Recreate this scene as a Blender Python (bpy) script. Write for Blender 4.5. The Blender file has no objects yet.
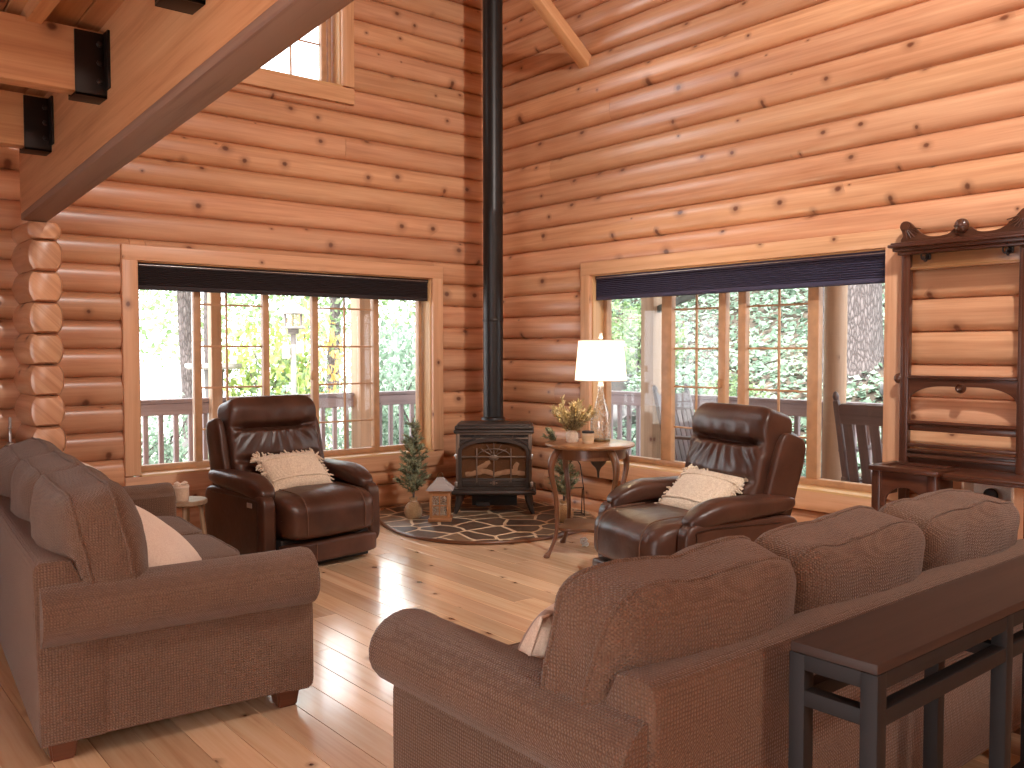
import bpy, bmesh, math, random
from mathutils import Vector, Matrix, Euler, noise
R = math.radians
PI = math.pi
SC = bpy.context.scene
COL = SC.collection
random.seed(7)

# ------------------------------------------------------------------ materials
def mat(name):
    m = bpy.data.materials.new(name); m.use_nodes = True
    nt = m.node_tree; nt.nodes.clear()
    out = nt.nodes.new('ShaderNodeOutputMaterial')
    return m, nt, out

def N(nt, typ, **kw):
    n = nt.nodes.new(typ)
    for k, v in kw.items():
        if k.startswith('i_'):
            key = k[2:]
            n.inputs[int(key) if key.isdigit() else key.replace('_', ' ')].default_value = v
        else:
            setattr(n, k, v)
    return n

def ramp(nt, fac, stops, interp='LINEAR'):
    r = nt.nodes.new('ShaderNodeValToRGB'); r.color_ramp.interpolation = interp
    e = r.color_ramp.elements
    while len(e) > 1: e.remove(e[-1])
    e[0].position = stops[0][0]; e[0].color = (*stops[0][1], 1)
    for p, c in stops[1:]:
        x = e.new(p); x.color = (*c, 1)
    nt.links.new(fac, r.inputs[0]); return r.outputs[0]

def mathn(nt, op, a, b=None, c=None):
    n = nt.nodes.new('ShaderNodeMath'); n.operation = op
    for i, v in enumerate((a, b, c)):
        if v is None: continue
        if isinstance(v, (int, float)): n.inputs[i].default_value = v
        else: nt.links.new(v, n.inputs[i])
    return n.outputs[0]

def mixc(nt, fac, a, b, blend='MIX'):
    n = nt.nodes.new('ShaderNodeMix'); n.data_type = 'RGBA'; n.blend_type = blend
    for i, v in ((0, fac), (6, a), (7, b)):
        if isinstance(v, (int, float)): n.inputs[i].default_value = v
        elif isinstance(v, tuple): n.inputs[i].default_value = (*v, 1) if len(v) == 3 else v
        else: nt.links.new(v, n.inputs[i])
    return n.outputs[2]

def bsdf(nt, out, col=None, rough=.5, **kw):
    p = nt.nodes.new('ShaderNodeBsdfPrincipled')
    if col is not None:
        if isinstance(col, tuple): p.inputs['Base Color'].default_value = (*col, 1)
        else: nt.links.new(col, p.inputs['Base Color'])
    if isinstance(rough, (int, float)): p.inputs['Roughness'].default_value = rough
    else: nt.links.new(rough, p.inputs['Roughness'])
    for k, v in kw.items():
        p.inputs[k.replace('_', ' ')].default_value = v
    nt.links.new(p.outputs[0], out.inputs[0]); return p

def bump(nt, p, h, strength=.3, dist=.01):
    b = nt.nodes.new('ShaderNodeBump'); b.inputs['Strength'].default_value = strength; b.inputs['Distance'].default_value = dist
    nt.links.new(h, b.inputs['Height']); nt.links.new(b.outputs[0], p.inputs['Normal'])

def wood(name, light, mid, dark, knot=(.15, .05, .024), rough=.5, knots=1.0, vary=.16, grain=1.0, scale=1.0, coat=0.0, coatr=.13):
    """grain runs along U of the UV map (metres); every island gets its own tone and figure"""
    m, nt, out = mat(name)
    uv = N(nt, 'ShaderNodeUVMap'); geo = N(nt, 'ShaderNodeNewGeometry'); oi = N(nt, 'ShaderNodeObjectInfo')
    rnd = mathn(nt, 'FRACT', mathn(nt, 'ADD', geo.outputs['Random Per Island'], oi.outputs['Random']))
    sep = N(nt, 'ShaderNodeSeparateXYZ'); nt.links.new(uv.outputs[0], sep.inputs[0])
    off = mathn(nt, 'MULTIPLY', rnd, 57.0)
    u = mathn(nt, 'ADD', sep.outputs[0], off); v = mathn(nt, 'ADD', sep.outputs[1], mathn(nt, 'MULTIPLY', rnd, 31.0))
    def vec(su, sv, w=None):
        c = N(nt, 'ShaderNodeCombineXYZ')
        nt.links.new(mathn(nt, 'MULTIPLY', u, su * scale), c.inputs[0]); nt.links.new(mathn(nt, 'MULTIPLY', v, sv * scale), c.inputs[1])
        nt.links.new(off, c.inputs[2]); return c.outputs[0]
    def nz(v_, det=3, dist=0, rough_=.55):
        n = N(nt, 'ShaderNodeTexNoise', i_Scale=1.0, i_Detail=det, i_Distortion=dist, i_Roughness=rough_)
        nt.links.new(v_, n.inputs['Vector']); return n.outputs['Fac']
    g1 = nz(vec(.9, 26), 4, .6); g2 = nz(vec(.6, 7), 3, 1.2); g3 = nz(vec(4, 120), 2)
    f = mathn(nt, 'ADD', mathn(nt, 'MULTIPLY', g1, .62 * grain), mathn(nt, 'ADD', mathn(nt, 'MULTIPLY', g2, .5), mathn(nt, 'MULTIPLY', g3, .18 * grain)))
    base = ramp(nt, f, [(.40, dark), (.62, mid), (.85, light)])
    tone = mathn(nt, 'ADD', mathn(nt, 'MULTIPLY', rnd, 2 * vary), 1 - vary)
    hsv = N(nt, 'ShaderNodeHueSaturation'); nt.links.new(base, hsv.inputs['Color']); nt.links.new(tone, hsv.inputs['Value'])
    hs = mathn(nt, 'ADD', mathn(nt, 'MULTIPLY', mathn(nt, 'FRACT', mathn(nt, 'MULTIPLY', rnd, 7.3)), .007), .4965)
    nt.links.new(hs, hsv.inputs['Hue'])
    col = hsv.outputs[0]
    if knots > 0:
        sc_ = 4.2
        vo = N(nt, 'ShaderNodeTexVoronoi', i_Scale=1.0, i_Randomness=1.0); vo.voronoi_dimensions = '2D'
        nt.links.new(vec(sc_ * .95, sc_ * 1.15), vo.inputs['Vector'])
        sp = N(nt, 'ShaderNodeSeparateColor'); nt.links.new(vo.outputs['Color'], sp.inputs[0])
        gate = mathn(nt, 'GREATER_THAN', sp.outputs[0], 1 - .55 * knots)
        rad = mathn(nt, 'ADD', mathn(nt, 'MULTIPLY', sp.outputs[1], .085), .022)
        nd = mathn(nt, 'ADD', vo.outputs['Distance'], mathn(nt, 'MULTIPLY', mathn(nt, 'SUBTRACT', nz(vec(60, 60), 2), .5), .03))
        k = N(nt, 'ShaderNodeMapRange'); k.interpolation_type = 'SMOOTHSTEP'
        nt.links.new(nd, k.inputs[0]); nt.links.new(mathn(nt, 'MULTIPLY', rad, .45), k.inputs[1]); nt.links.new(mathn(nt, 'MULTIPLY', rad, 1.25), k.inputs[2])
        k.inputs[3].default_value = 1; k.inputs[4].default_value = 0
        h = N(nt, 'ShaderNodeMapRange'); h.interpolation_type = 'SMOOTHSTEP'
        nt.links.new(nd, h.inputs[0]); h.inputs[1].default_value = .02; nt.links.new(mathn(nt, 'MULTIPLY', rad, 3.4), h.inputs[2])
        h.inputs[3].default_value = .6; h.inputs[4].default_value = 0
        col = mixc(nt, mathn(nt, 'MULTIPLY', h.outputs[0], gate), col, tuple(.55 * a + .1 * b for a, b in zip(dark, knot)))
        col = mixc(nt, mathn(nt, 'MULTIPLY', k.outputs[0], gate), col, knot)
    p = bsdf(nt, out, col, rough)
    if coat: p.inputs['Coat Weight'].default_value = coat; p.inputs['Coat Roughness'].default_value = coatr; p.inputs['Coat IOR'].default_value = 1.6
    bump(nt, p, f, .12, .004)
    return m

def plain(name, col, rough=.5, metallic=0., bumpy=0., bscale=200, **kw):
    m, nt, out = mat(name)
    tc = N(nt, 'ShaderNodeTexCoord'); n = N(nt, 'ShaderNodeTexNoise', i_Scale=float(bscale if bumpy else 14), i_Detail=3.)
    nt.links.new(tc.outputs['Object'], n.inputs['Vector'])
    c = ramp(nt, n.outputs['Fac'], [(.3, tuple(x * .86 for x in col)), (.7, tuple(min(1, x * 1.12) for x in col))])
    p = bsdf(nt, out, c, rough, **kw); p.inputs['Metallic'].default_value = metallic
    if bumpy: bump(nt, p, n.outputs['Fac'], bumpy, .004)
    return m

def fabric(name, c1, c2, scale=120, bstr=.6, rough=.95, stripes=None):
    m, nt, out = mat(name)
    tc = N(nt, 'ShaderNodeTexCoord')
    vo = N(nt, 'ShaderNodeTexVoronoi', i_Scale=float(scale), i_Randomness=.55); nt.links.new(tc.outputs['Object'], vo.inputs['Vector'])
    n = N(nt, 'ShaderNodeTexNoise', i_Scale=9., i_Detail=4.); nt.links.new(tc.outputs['Object'], n.inputs['Vector'])
    sp = N(nt, 'ShaderNodeSeparateColor'); nt.links.new(vo.outputs['Color'], sp.inputs[0])
    f = mathn(nt, 'ADD', mathn(nt, 'MULTIPLY', sp.outputs[0], .55), mathn(nt, 'MULTIPLY', vo.outputs['Distance'], .5))
    f = mathn(nt, 'ADD', f, mathn(nt, 'MULTIPLY', mathn(nt, 'SUBTRACT', n.outputs['Fac'], .5), .7))
    c = ramp(nt, f, [(.15, c1), (.85, c2)])
    if stripes:
        w = N(nt, 'ShaderNodeTexWave', i_Scale=stripes[0], i_Distortion=.4); w.bands_direction = stripes[2]
        nt.links.new(tc.outputs['Object'], w.inputs['Vector'])
        c = mixc(nt, ramp(nt, w.outputs['Fac'], [(.55, (0, 0, 0)), (.75, (1, 1, 1))]), c, stripes[1])
    p = bsdf(nt, out, c, rough)
    p.inputs['Sheen Weight'].default_value = .25; p.inputs['Sheen Roughness'].default_value = .5
    bump(nt, p, vo.outputs['Distance'], bstr, .006)
    return m

def weave(name, c1, c2, cell=.0092):
    m, nt, out = mat(name)
    tc = N(nt, 'ShaderNodeTexCoord'); w = N(nt, 'ShaderNodeTexNoise', i_Scale=45., i_Detail=2.); nt.links.new(tc.outputs['Object'], w.inputs['Vector'])
    ad = N(nt, 'ShaderNodeMixRGB'); ad.blend_type = 'LINEAR_LIGHT'; ad.inputs[0].default_value = .0035
    nt.links.new(tc.outputs['Object'], ad.inputs[1]); nt.links.new(w.outputs['Color'], ad.inputs[2])
    s = N(nt, 'ShaderNodeSeparateXYZ'); nt.links.new(ad.outputs[0], s.inputs[0])
    k = 2 * PI / cell
    c = [mathn(nt, 'COSINE', mathn(nt, 'MULTIPLY', s.outputs[i], k)) for i in range(3)]
    h = mathn(nt, 'ADD', mathn(nt, 'MULTIPLY', c[0], c[1]), mathn(nt, 'ADD', mathn(nt, 'MULTIPLY', c[1], c[2]), mathn(nt, 'MULTIPLY', c[2], c[0])))
    n = N(nt, 'ShaderNodeTexNoise', i_Scale=7., i_Detail=4.); nt.links.new(tc.outputs['Object'], n.inputs['Vector'])
    n3 = N(nt, 'ShaderNodeTexNoise', i_Scale=160., i_Detail=2.); nt.links.new(tc.outputs['Object'], n3.inputs['Vector'])
    f = mathn(nt, 'ADD', mathn(nt, 'MULTIPLY', h, .17), mathn(nt, 'ADD', mathn(nt, 'MULTIPLY', n.outputs['Fac'], .25), mathn(nt, 'MULTIPLY', n3.outputs['Fac'], .7)))
    p = bsdf(nt, out, ramp(nt, f, [(.15, c1), (.85, c2)]), .95)
    p.inputs['Sheen Weight'].default_value = .2; p.inputs['Sheen Roughness'].default_value = .5
    bump(nt, p, h, .5, .004)
    return m

def leathermat(name, c1, c2, rough=.35):
    m, nt, out = mat(name)
    tc = N(nt, 'ShaderNodeTexCoord')
    n = N(nt, 'ShaderNodeTexNoise', i_Scale=5., i_Detail=5.); nt.links.new(tc.outputs['Object'], n.inputs['Vector'])
    vo = N(nt, 'ShaderNodeTexVoronoi', i_Scale=320.); nt.links.new(tc.outputs['Object'], vo.inputs['Vector'])
    n2 = N(nt, 'ShaderNodeTexNoise', i_Scale=14., i_Detail=3., i_Distortion=1.2); nt.links.new(tc.outputs['Object'], n2.inputs['Vector'])
    c = ramp(nt, n.outputs['Fac'], [(.3, c1), (.72, c2)])
    p = bsdf(nt, out, c, ramp(nt, n.outputs['Fac'], [(.3, (rough - .03,) * 3), (.8, (rough + .08,) * 3)]))
    h = mathn(nt, 'ADD', mathn(nt, 'MULTIPLY', vo.outputs['Distance'], .12), n2.outputs['Fac'])
    p.inputs['Specular IOR Level'].default_value = .42
    bump(nt, p, h, .22, .008)
    return m

def glassmat(name, tint=(1, 1, 1), refl=.10, rough=.0):
    m, nt, out = mat(name)
    t = N(nt, 'ShaderNodeBsdfTransparent'); t.inputs[0].default_value = (*tint, 1)
    g = N(nt, 'ShaderNodeBsdfGlossy'); g.inputs['Roughness'].default_value = rough
    lw = N(nt, 'ShaderNodeLayerWeight'); lw.inputs['Blend'].default_value = .12
    f = mathn(nt, 'ADD', mathn(nt, 'MULTIPLY', lw.outputs['Fresnel'], .6), refl * .3)
    mx = N(nt, 'ShaderNodeMixShader'); nt.links.new(f, mx.inputs[0]); nt.links.new(t.outputs[0], mx.inputs[1]); nt.links.new(g.outputs[0], mx.inputs[2])
    nt.links.new(mx.outputs[0], out.inputs[0]); return m

def crackle(m, scale, col, amt):
    nt = m.node_tree; out = [n for n in nt.nodes if n.type == 'OUTPUT_MATERIAL'][0]; src = out.inputs[0].links[0].from_socket
    tc = N(nt, 'ShaderNodeTexCoord'); v = N(nt, 'ShaderNodeTexVoronoi', i_Scale=float(scale)); v.feature = 'DISTANCE_TO_EDGE'; nt.links.new(tc.outputs['Object'], v.inputs['Vector'])
    d = N(nt, 'ShaderNodeBsdfDiffuse'); d.inputs[0].default_value = (*col, 1)
    mx = N(nt, 'ShaderNodeMixShader'); nt.links.new(mathn(nt, 'MULTIPLY', ramp(nt, v.outputs['Distance'], [(.03, (1, 1, 1)), (.10, (0, 0, 0))]), amt), mx.inputs[0])
    nt.links.new(src, mx.inputs[1]); nt.links.new(d.outputs[0], mx.inputs[2]); nt.links.new(mx.outputs[0], out.inputs[0]); return m

def leafmat(name, c1, c2, trans=.4):
    m, nt, out = mat(name)
    geo = N(nt, 'ShaderNodeNewGeometry')
    c = ramp(nt, geo.outputs['Random Per Island'], [(0, c1), (1, c2)])
    d = N(nt, 'ShaderNodeBsdfDiffuse'); t = N(nt, 'ShaderNodeBsdfTranslucent')
    nt.links.new(c, d.inputs[0]); nt.links.new(c, t.inputs[0])
    mx = N(nt, 'ShaderNodeMixShader', i_0=trans); nt.links.new(d.outputs[0], mx.inputs[1]); nt.links.new(t.outputs[0], mx.inputs[2])
    nt.links.new(mx.outputs[0], out.inputs[0]); return m

def emit(name, col, s):
    m, nt, out = mat(name); e = N(nt, 'ShaderNodeEmission'); e.inputs[0].default_value = (*col, 1); e.inputs[1].default_value = s
    nt.links.new(e.outputs[0], out.inputs[0]); return m

def barkmat():
    m, nt, out = mat('tree_bark')
    tc = N(nt, 'ShaderNodeTexCoord'); mp = N(nt, 'ShaderNodeMapping'); mp.inputs['Scale'].default_value = (30, 30, 8); nt.links.new(tc.outputs['Object'], mp.inputs[0])
    nz = N(nt, 'ShaderNodeTexNoise', i_Scale=.9, i_Detail=3.); nt.links.new(mp.outputs[0], nz.inputs['Vector'])
    ad = N(nt, 'ShaderNodeMixRGB'); ad.blend_type = 'LINEAR_LIGHT'; ad.inputs[0].default_value = .35; nt.links.new(mp.outputs[0], ad.inputs[1]); nt.links.new(nz.outputs['Color'], ad.inputs[2])
    v = N(nt, 'ShaderNodeTexVoronoi', i_Scale=1.); v.feature = 'DISTANCE_TO_EDGE'; nt.links.new(ad.outputs[0], v.inputs['Vector'])
    c = ramp(nt, v.outputs['Distance'], [(.02, (.07, .056, .054)), (.2, (.16, .13, .128)), (.5, (.22, .185, .18))])
    p = bsdf(nt, out, c, .95); bump(nt, p, v.outputs['Distance'], .8, .03); return m

def groundmat():
    m, nt, out = mat('garden_ground')
    tc = N(nt, 'ShaderNodeTexCoord'); s = N(nt, 'ShaderNodeSeparateXYZ'); nt.links.new(tc.outputs['Object'], s.inputs[0])
    n = N(nt, 'ShaderNodeTexNoise', i_Scale=2.2, i_Detail=5.); nt.links.new(tc.outputs['Object'], n.inputs['Vector'])
    gravel = ramp(nt, n.outputs['Fac'], [(.3, (.52, .49, .45)), (.7, (.66, .62, .57))]); mulch = ramp(nt, n.outputs['Fac'], [(.3, (.055, .04, .03)), (.7, (.16, .12, .095))])
    f = mathn(nt, 'ADD', s.outputs[0], mathn(nt, 'MULTIPLY', n.outputs['Fac'], 1.6)); f = mathn(nt, 'SUBTRACT', f, mathn(nt, 'MULTIPLY', mathn(nt, 'MAXIMUM', mathn(nt, 'SUBTRACT', s.outputs[1], 6.5), 0.0), 1.3))
    k = N(nt, 'ShaderNodeMapRange'); nt.links.new(f, k.inputs[0]); k.inputs[1].default_value = 1.6; k.inputs[2].default_value = 3.0
    p = bsdf(nt, out, mixc(nt, k.outputs[0], gravel, mulch), .95); bump(nt, p, n.outputs['Fac'], .6, .02); return m

M = {}
M['log'] = wood('log_pine', (.71, .405, .235), (.59, .30, .162), (.43, .182, .088), rough=.34, knots=.85, vary=.14, coat=.45, coatr=.27)
M['trimwood'] = wood('trim_pine', (.74, .44, .26), (.64, .35, .19), (.48, .225, .11), rough=.42, knots=.5, vary=.06)
M['jamb'] = wood('jamb_pine', (.72, .46, .22), (.66, .40, .18), (.55, .30, .12), rough=.45, knots=.1, vary=.05)
M['floor'] = wood('floor_pine', (.88, .65, .42), (.79, .525, .315), (.59, .325, .175), rough=.26, knots=.4, vary=.22, coat=1.0)
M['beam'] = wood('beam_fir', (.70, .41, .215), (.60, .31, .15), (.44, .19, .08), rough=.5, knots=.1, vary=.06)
M['beamshade'] = wood('beam_fir_shaded', (.32, .20, .15), (.25, .145, .11), (.15, .085, .065), rough=.7, knots=0, vary=.05, grain=1.6)  # darkened copy of the beam fir, underside shade put into the colour
M['darkwood'] = wood('hall_tree_walnut', (.115, .042, .022), (.075, .026, .014), (.035, .012, .007), rough=.28, knots=0, vary=.1)
M['oak'] = wood('table_oak', (.36, .17, .07), (.26, .115, .045), (.14, .055, .022), rough=.3, knots=0, vary=.1)
M['tableleg'] = wood('table_leg_oak', (.20, .085, .036), (.13, .052, .022), (.07, .026, .012), rough=.3, knots=0, vary=.1)
M['footwood'] = wood('sofa_foot_wood', (.16, .055, .024), (.11, .036, .016), (.07, .02, .01), rough=.3, knots=0, vary=.05)
M['console'] = wood('console_ash', (.052, .028, .021), (.038, .020, .015), (.022, .012, .009), rough=.62, knots=0, vary=.05)
M['stool'] = wood('stool_wood', (.42, .30, .2), (.33, .22, .14), (.2, .12, .07), rough=.35, knots=0, vary=.05)
M['lanternwood'] = wood('lantern_wood', (.46, .22, .09), (.36, .16, .065), (.24, .1, .04), rough=.5, knots=0, vary=.1)
M['deck'] = wood('deck_wood', (.40, .33, .34), (.33, .27, .28), (.24, .19, .19), rough=.7, knots=.2, vary=.15)
M['postwood'] = wood('porch_post_wood', (.50, .33, .20), (.42, .27, .165), (.30, .19, .11), rough=.6, knots=.2, vary=.08)
M['darkdeck'] = wood('porch_chair_wood', (.17, .125, .12), (.13, .095, .092), (.085, .06, .06), rough=.6, knots=0, vary=.12)
M['greywood'] = wood('grey_wood', (.42, .38, .36), (.32, .29, .28), (.22, .2, .19), rough=.8, knots=0, vary=.1)
M['sofa'] = weave('sofa_chenille', (.095, .047, .028), (.212, .117, .070))
M['cream'] = fabric('cream_cotton', (.74, .58, .47), (.86, .72, .60), 260, .25)
M['stripe'] = fabric('cream_striped_cotton', (.62, .45, .33), (.76, .58, .44), 260, .25, stripes=(3.2, (.30, .17, .11), 'X'))
M['fringe'] = fabric('tufted_cotton', (.66, .50, .35), (.88, .73, .55), 170, .9)
M['leather'] = leathermat('brown_leather', (.040, .0155, .0095), (.085, .034, .020))
M['leatherdark'] = leathermat('dark_brown_leather', (.022, .0085, .0055), (.042, .017, .011))
M['seam'] = plain('seam_thread', (.13, .06, .035), .6)
M['castiron'] = plain('cast_iron', (.048, .035, .029), .45, .35, .15, 300)
M['ironlite'] = plain('cast_iron_worn', (.16, .11, .08), .4, .4, .15, 300)
M['pipe'] = plain('stove_pipe_metal', (.022, .018, .017), .38, .5)
M['blackmetal'] = plain('black_metal', (.012, .009, .009), .7, .0)
M['hanger'] = plain('hanger_steel', (.016, .009, .007), .45, .5)
M['brass'] = plain('aged_brass', (.20, .13, .06), .35, .9)
M['chrome'] = plain('satin_metal', (.55, .52, .5), .28, .9)
M['vinyl'] = plain('tan_vinyl', (.50, .27, .135), .45)
M['shade'] = plain('navy_shade_fabric', (.050, .043, .085), .8, 0, .1, 400)
M['shadedark'] = plain('dark_shade_fabric', (.030, .019, .020), .8, 0, .1, 400)
M['glass'] = glassmat('window_glass', (.97, .98, .98), .08)
M['stoveglass'] = glassmat('stove_glass', (.75, .68, .6), .1)
M['lampglass'] = glassmat('lamp_glass', (.92, .90, .87), .55, .08)
crackle(M['lampglass'], 55, (.75, .66, .56), .55)
M['burlap'] = fabric('burlap', (.30, .17, .08), (.48, .30, .15), 220, .6)
M['candle'] = plain('candle_wax', (.62, .44, .28), .5)
M['twine'] = fabric('twine_wrap', (.55, .38, .26), (.74, .58, .44), 300, .5)
M['label'] = plain('kraft_label', (.55, .38, .22), .7)
M['ground'] = groundmat()
M['rock'] = plain('garden_rock', (.15, .14, .14), .9, 0, .8, 5)
M['bark'] = barkmat()
M['white'] = plain('white_plastic', (.75, .74, .72), .5)
M['ashlog'] = plain('gas_log', (.30, .16, .085), .85, 0, .6, 30)
M['firebox'] = plain('firebox_liner', (.17, .085, .045), .9, 0, .3, 20)
M['ceil'] = wood('ceiling_pine', (.60, .32, .16), (.50, .24, .11), (.36, .145, .06), rough=.5, knots=.5, vary=.12)
M['leaf_green'] = leafmat('leaf_green', (.15, .23, .10), (.38, .48, .28))
M['leaf_mint'] = leafmat('leaf_mint', (.17, .25, .18), (.45, .56, .46))
M['leaf_yellow'] = leafmat('leaf_yellow_green', (.26, .36, .09), (.58, .66, .30))
M['leaf_conifer'] = leafmat('conifer_needles', (.12, .24, .15), (.28, .42, .26))
M['leaf_fauxtree'] = leafmat('faux_needles', (.15, .17, .10), (.40, .41, .26), .15)
M['leaf_gold'] = leafmat('gold_needles', (.40, .30, .15), (.74, .62, .36), .15)
M['leaf_autumn'] = leafmat('autumn_leaf', (.60, .34, .10), (.80, .55, .25))

def stone_mat():
    m, nt, out = mat('flagstone')
    tc = N(nt, 'ShaderNodeTexCoord')
    nzz = N(nt, 'ShaderNodeTexNoise', i_Scale=3.0, i_Detail=2.); nt.links.new(tc.outputs['Object'], nzz.inputs['Vector'])
    add = N(nt, 'ShaderNodeMixRGB'); add.blend_type = 'LINEAR_LIGHT'; add.inputs[0].default_value = .06
    nt.links.new(tc.outputs['Object'], add.inputs[1]); nt.links.new(nzz.outputs['Color'], add.inputs[2])
    ve = N(nt, 'ShaderNodeTexVoronoi', i_Scale=4.6); ve.feature = 'DISTANCE_TO_EDGE'; ve.voronoi_dimensions = '2D'
    vf = N(nt, 'ShaderNodeTexVoronoi', i_Scale=4.6); vf.voronoi_dimensions = '2D'
    nt.links.new(add.outputs[0], ve.inputs['Vector']); nt.links.new(add.outputs[0], vf.inputs['Vector'])
    sp = N(nt, 'ShaderNodeSeparateColor'); nt.links.new(vf.outputs['Color'], sp.inputs[0])
    c = ramp(nt, sp.outputs[0], [(0, (.06, .042, .034)), (.5, (.11, .066, .042)), (1, (.21, .13, .072))])
    n2 = N(nt, 'ShaderNodeTexNoise', i_Scale=30., i_Detail=4.); nt.links.new(tc.outputs['Object'], n2.inputs['Vector'])
    c = mixc(nt, .5, c, ramp(nt, n2.outputs['Fac'], [(.3, (.3, .3, .3)), (.7, (1.2, 1.2, 1.2))]), 'MULTIPLY')
    g = ramp(nt, ve.outputs['Distance'], [(.045, (0, 0, 0)), (.066, (1, 1, 1))])
    c = mixc(nt, g, (.62, .46, .30), c)
    p = bsdf(nt, out, c, .45); bump(nt, p, g, .5, .01); return m
M['flagstone'] = stone_mat()

def lampshade_mat():
    m, nt, out = mat('lamp_shade_linen')
    d = N(nt, 'ShaderNodeBsdfDiffuse'); d.inputs[0].default_value = (.88, .85, .78, 1)
    t = N(nt, 'ShaderNodeBsdfTranslucent'); t.inputs[0].default_value = (.92, .88, .78, 1)
    mx = N(nt, 'ShaderNodeMixShader', i_0=.55); nt.links.new(d.outputs[0], mx.inputs[1]); nt.links.new(t.outputs[0], mx.inputs[2])
    e = N(nt, 'ShaderNodeEmission'); e.inputs[0].default_value = (1, .93, .78, 1); e.inputs[1].default_value = .55
    a = N(nt, 'ShaderNodeAddShader'); nt.links.new(mx.outputs[0], a.inputs[0]); nt.links.new(e.outputs[0], a.inputs[1])
    nt.links.new(a.outputs[0], out.inputs[0]); return m
M['lampshade'] = lampshade_mat()

# ------------------------------------------------------------------ mesh helpers
def uvbox(bm, axis=None):
    """U runs along the grain axis, V across, in metres"""
    lay = bm.loops.layers.uv.verify()
    if not bm.verts: return
    if axis is None:
        ext = [max(v.co[i] for v in bm.verts) - min(v.co[i] for v in bm.verts) for i in range(3)]
        axis = ext.index(max(ext))
    o = [i for i in range(3) if i != axis]
    bm.normal_update()
    for f in bm.faces:
        n = f.normal
        if abs(n[axis]) > .8: a, b = o
        else: a = axis; b = o[0] if abs(n[o[0]]) < abs(n[o[1]]) else o[1]
        for l in f.loops: l[lay].uv = (l.vert.co[a], l.vert.co[b])

def merge(bm, t, mtx=None):
    if mtx is not None: t.transform(mtx)
    me = bpy.data.meshes.new('tmp'); t.to_mesh(me); t.free()
    bm.from_mesh(me); bpy.data.meshes.remove(me)

def tr(x=0, y=0, z=0, rx=0, ry=0, rz=0):
    return Matrix.Translation((x, y, z)) @ Euler((rx, ry, rz)).to_matrix().to_4x4()

def B(): 
    b = bmesh.new(); b.loops.layers.uv.verify(); return b

def box(bm, c, s, bev=0, seg=2, mtx=None, axis=None):
    t = bmesh.new(); bmesh.ops.create_cube(t, size=1)
    bmesh.ops.scale(t, vec=s, verts=t.verts)
    if bev: bmesh.ops.bevel(t, geom=list(t.edges), offset=min(bev, min(s) * .48), segments=seg, profile=.5, affect='EDGES')
    uvbox(t, axis)
    merge(bm, t, (mtx if mtx is not None else Matrix()) @ Matrix.Translation(c) if mtx is not None else Matrix.Translation(c))

def lathe(bm, prof, n=24, c=(0, 0, 0), mtx=None, caps=True):
    t = bmesh.new(); rings = []
    for r, z in prof:
        rings.append([t.verts.new((max(r, 1e-4) * math.cos(2 * PI * i / n), max(r, 1e-4) * math.sin(2 * PI * i / n), z)) for i in range(n)])
    for a, b in zip(rings, rings[1:]):
        for i in range(n): t.faces.new((a[i], a[(i + 1) % n], b[(i + 1) % n], b[i]))
    if caps:
        t.faces.new(list(reversed(rings[0]))); t.faces.new(rings[-1])
    uvbox(t, 2)
    m = Matrix.Translation(c)
    if mtx is not None: m = m @ mtx
    merge(bm, t, m)

def catmull(pts, sub=6, closed=False):
    P = [Vector(p) for p in pts]; out = []
    n = len(P)
    rng = range(n) if closed else range(n - 1)
    for i in rng:
        if closed: a, b, c, d = P[(i - 1) % n], P[i], P[(i + 1) % n], P[(i + 2) % n]
        else: a, b, c, d = P[max(i - 1, 0)], P[i], P[i + 1], P[min(i + 2, n - 1)]
        for k in range(sub):
            t = k / sub
            out.append(.5 * ((2 * b) + (c - a) * t + (2 * a - 5 * b + 4 * c - d) * t * t + (3 * b - a - 3 * c + d) * t ** 3))
    if not closed: out.append(P[-1])
    return out

def tube(bm, pts, r, n=8, closed=False, mtx=None, flat=1.0):
    """swept tube; r is a number or one radius per point"""
    P = [Vector(p) for p in pts]; t = bmesh.new(); rings = []; L = len(P)
    up = None; acc = 0; lay = t.loops.layers.uv.verify()
    us = []
    for i in range(L):
        a = P[(i - 1) % L] if (closed or i > 0) else P[i]
        b = P[(i + 1) % L] if (closed or i < L - 1) else P[i]
        d = (b - a)
        d = d.normalized() if d.length > 1e-9 else Vector((0, 0, 1))
        if up is None: up = Vector((0, 0, 1)) if abs(d.z) < .9 else Vector((1, 0, 0))
        s = d.cross(up)
        if s.length < 1e-6: s = d.orthogonal()
        s.normalize(); up = s.cross(d).normalized()
        rr = r[i] if isinstance(r, (list, tuple)) else r
        rings.append([t.verts.new(P[i] + (s * math.cos(2 * PI * k / n) + up * flat * math.sin(2 * PI * k / n)) * rr) for k in range(n)])
        if i: acc += (P[i] - P[i - 1]).length
        us.append(acc)
    pairs = list(zip(range(L - 1), range(1, L))) + ([(L - 1, 0)] if closed else [])
    for i, j in pairs:
        for k in range(n):
            f = t.faces.new((rings[i][k], rings[i][(k + 1) % n], rings[j][(k + 1) % n], rings[j][k]))
            for l, (uu, vv) in zip(f.loops, ((us[i], k), (us[i], k + 1), (us[j], k + 1), (us[j], k))): l[lay].uv = (uu, vv * .01)
    if not closed:
        t.faces.new(list(reversed(rings[0]))); t.faces.new(rings[-1])
    bmesh.ops.recalc_face_normals(t, faces=t.faces)
    merge(bm, t, mtx)

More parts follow.
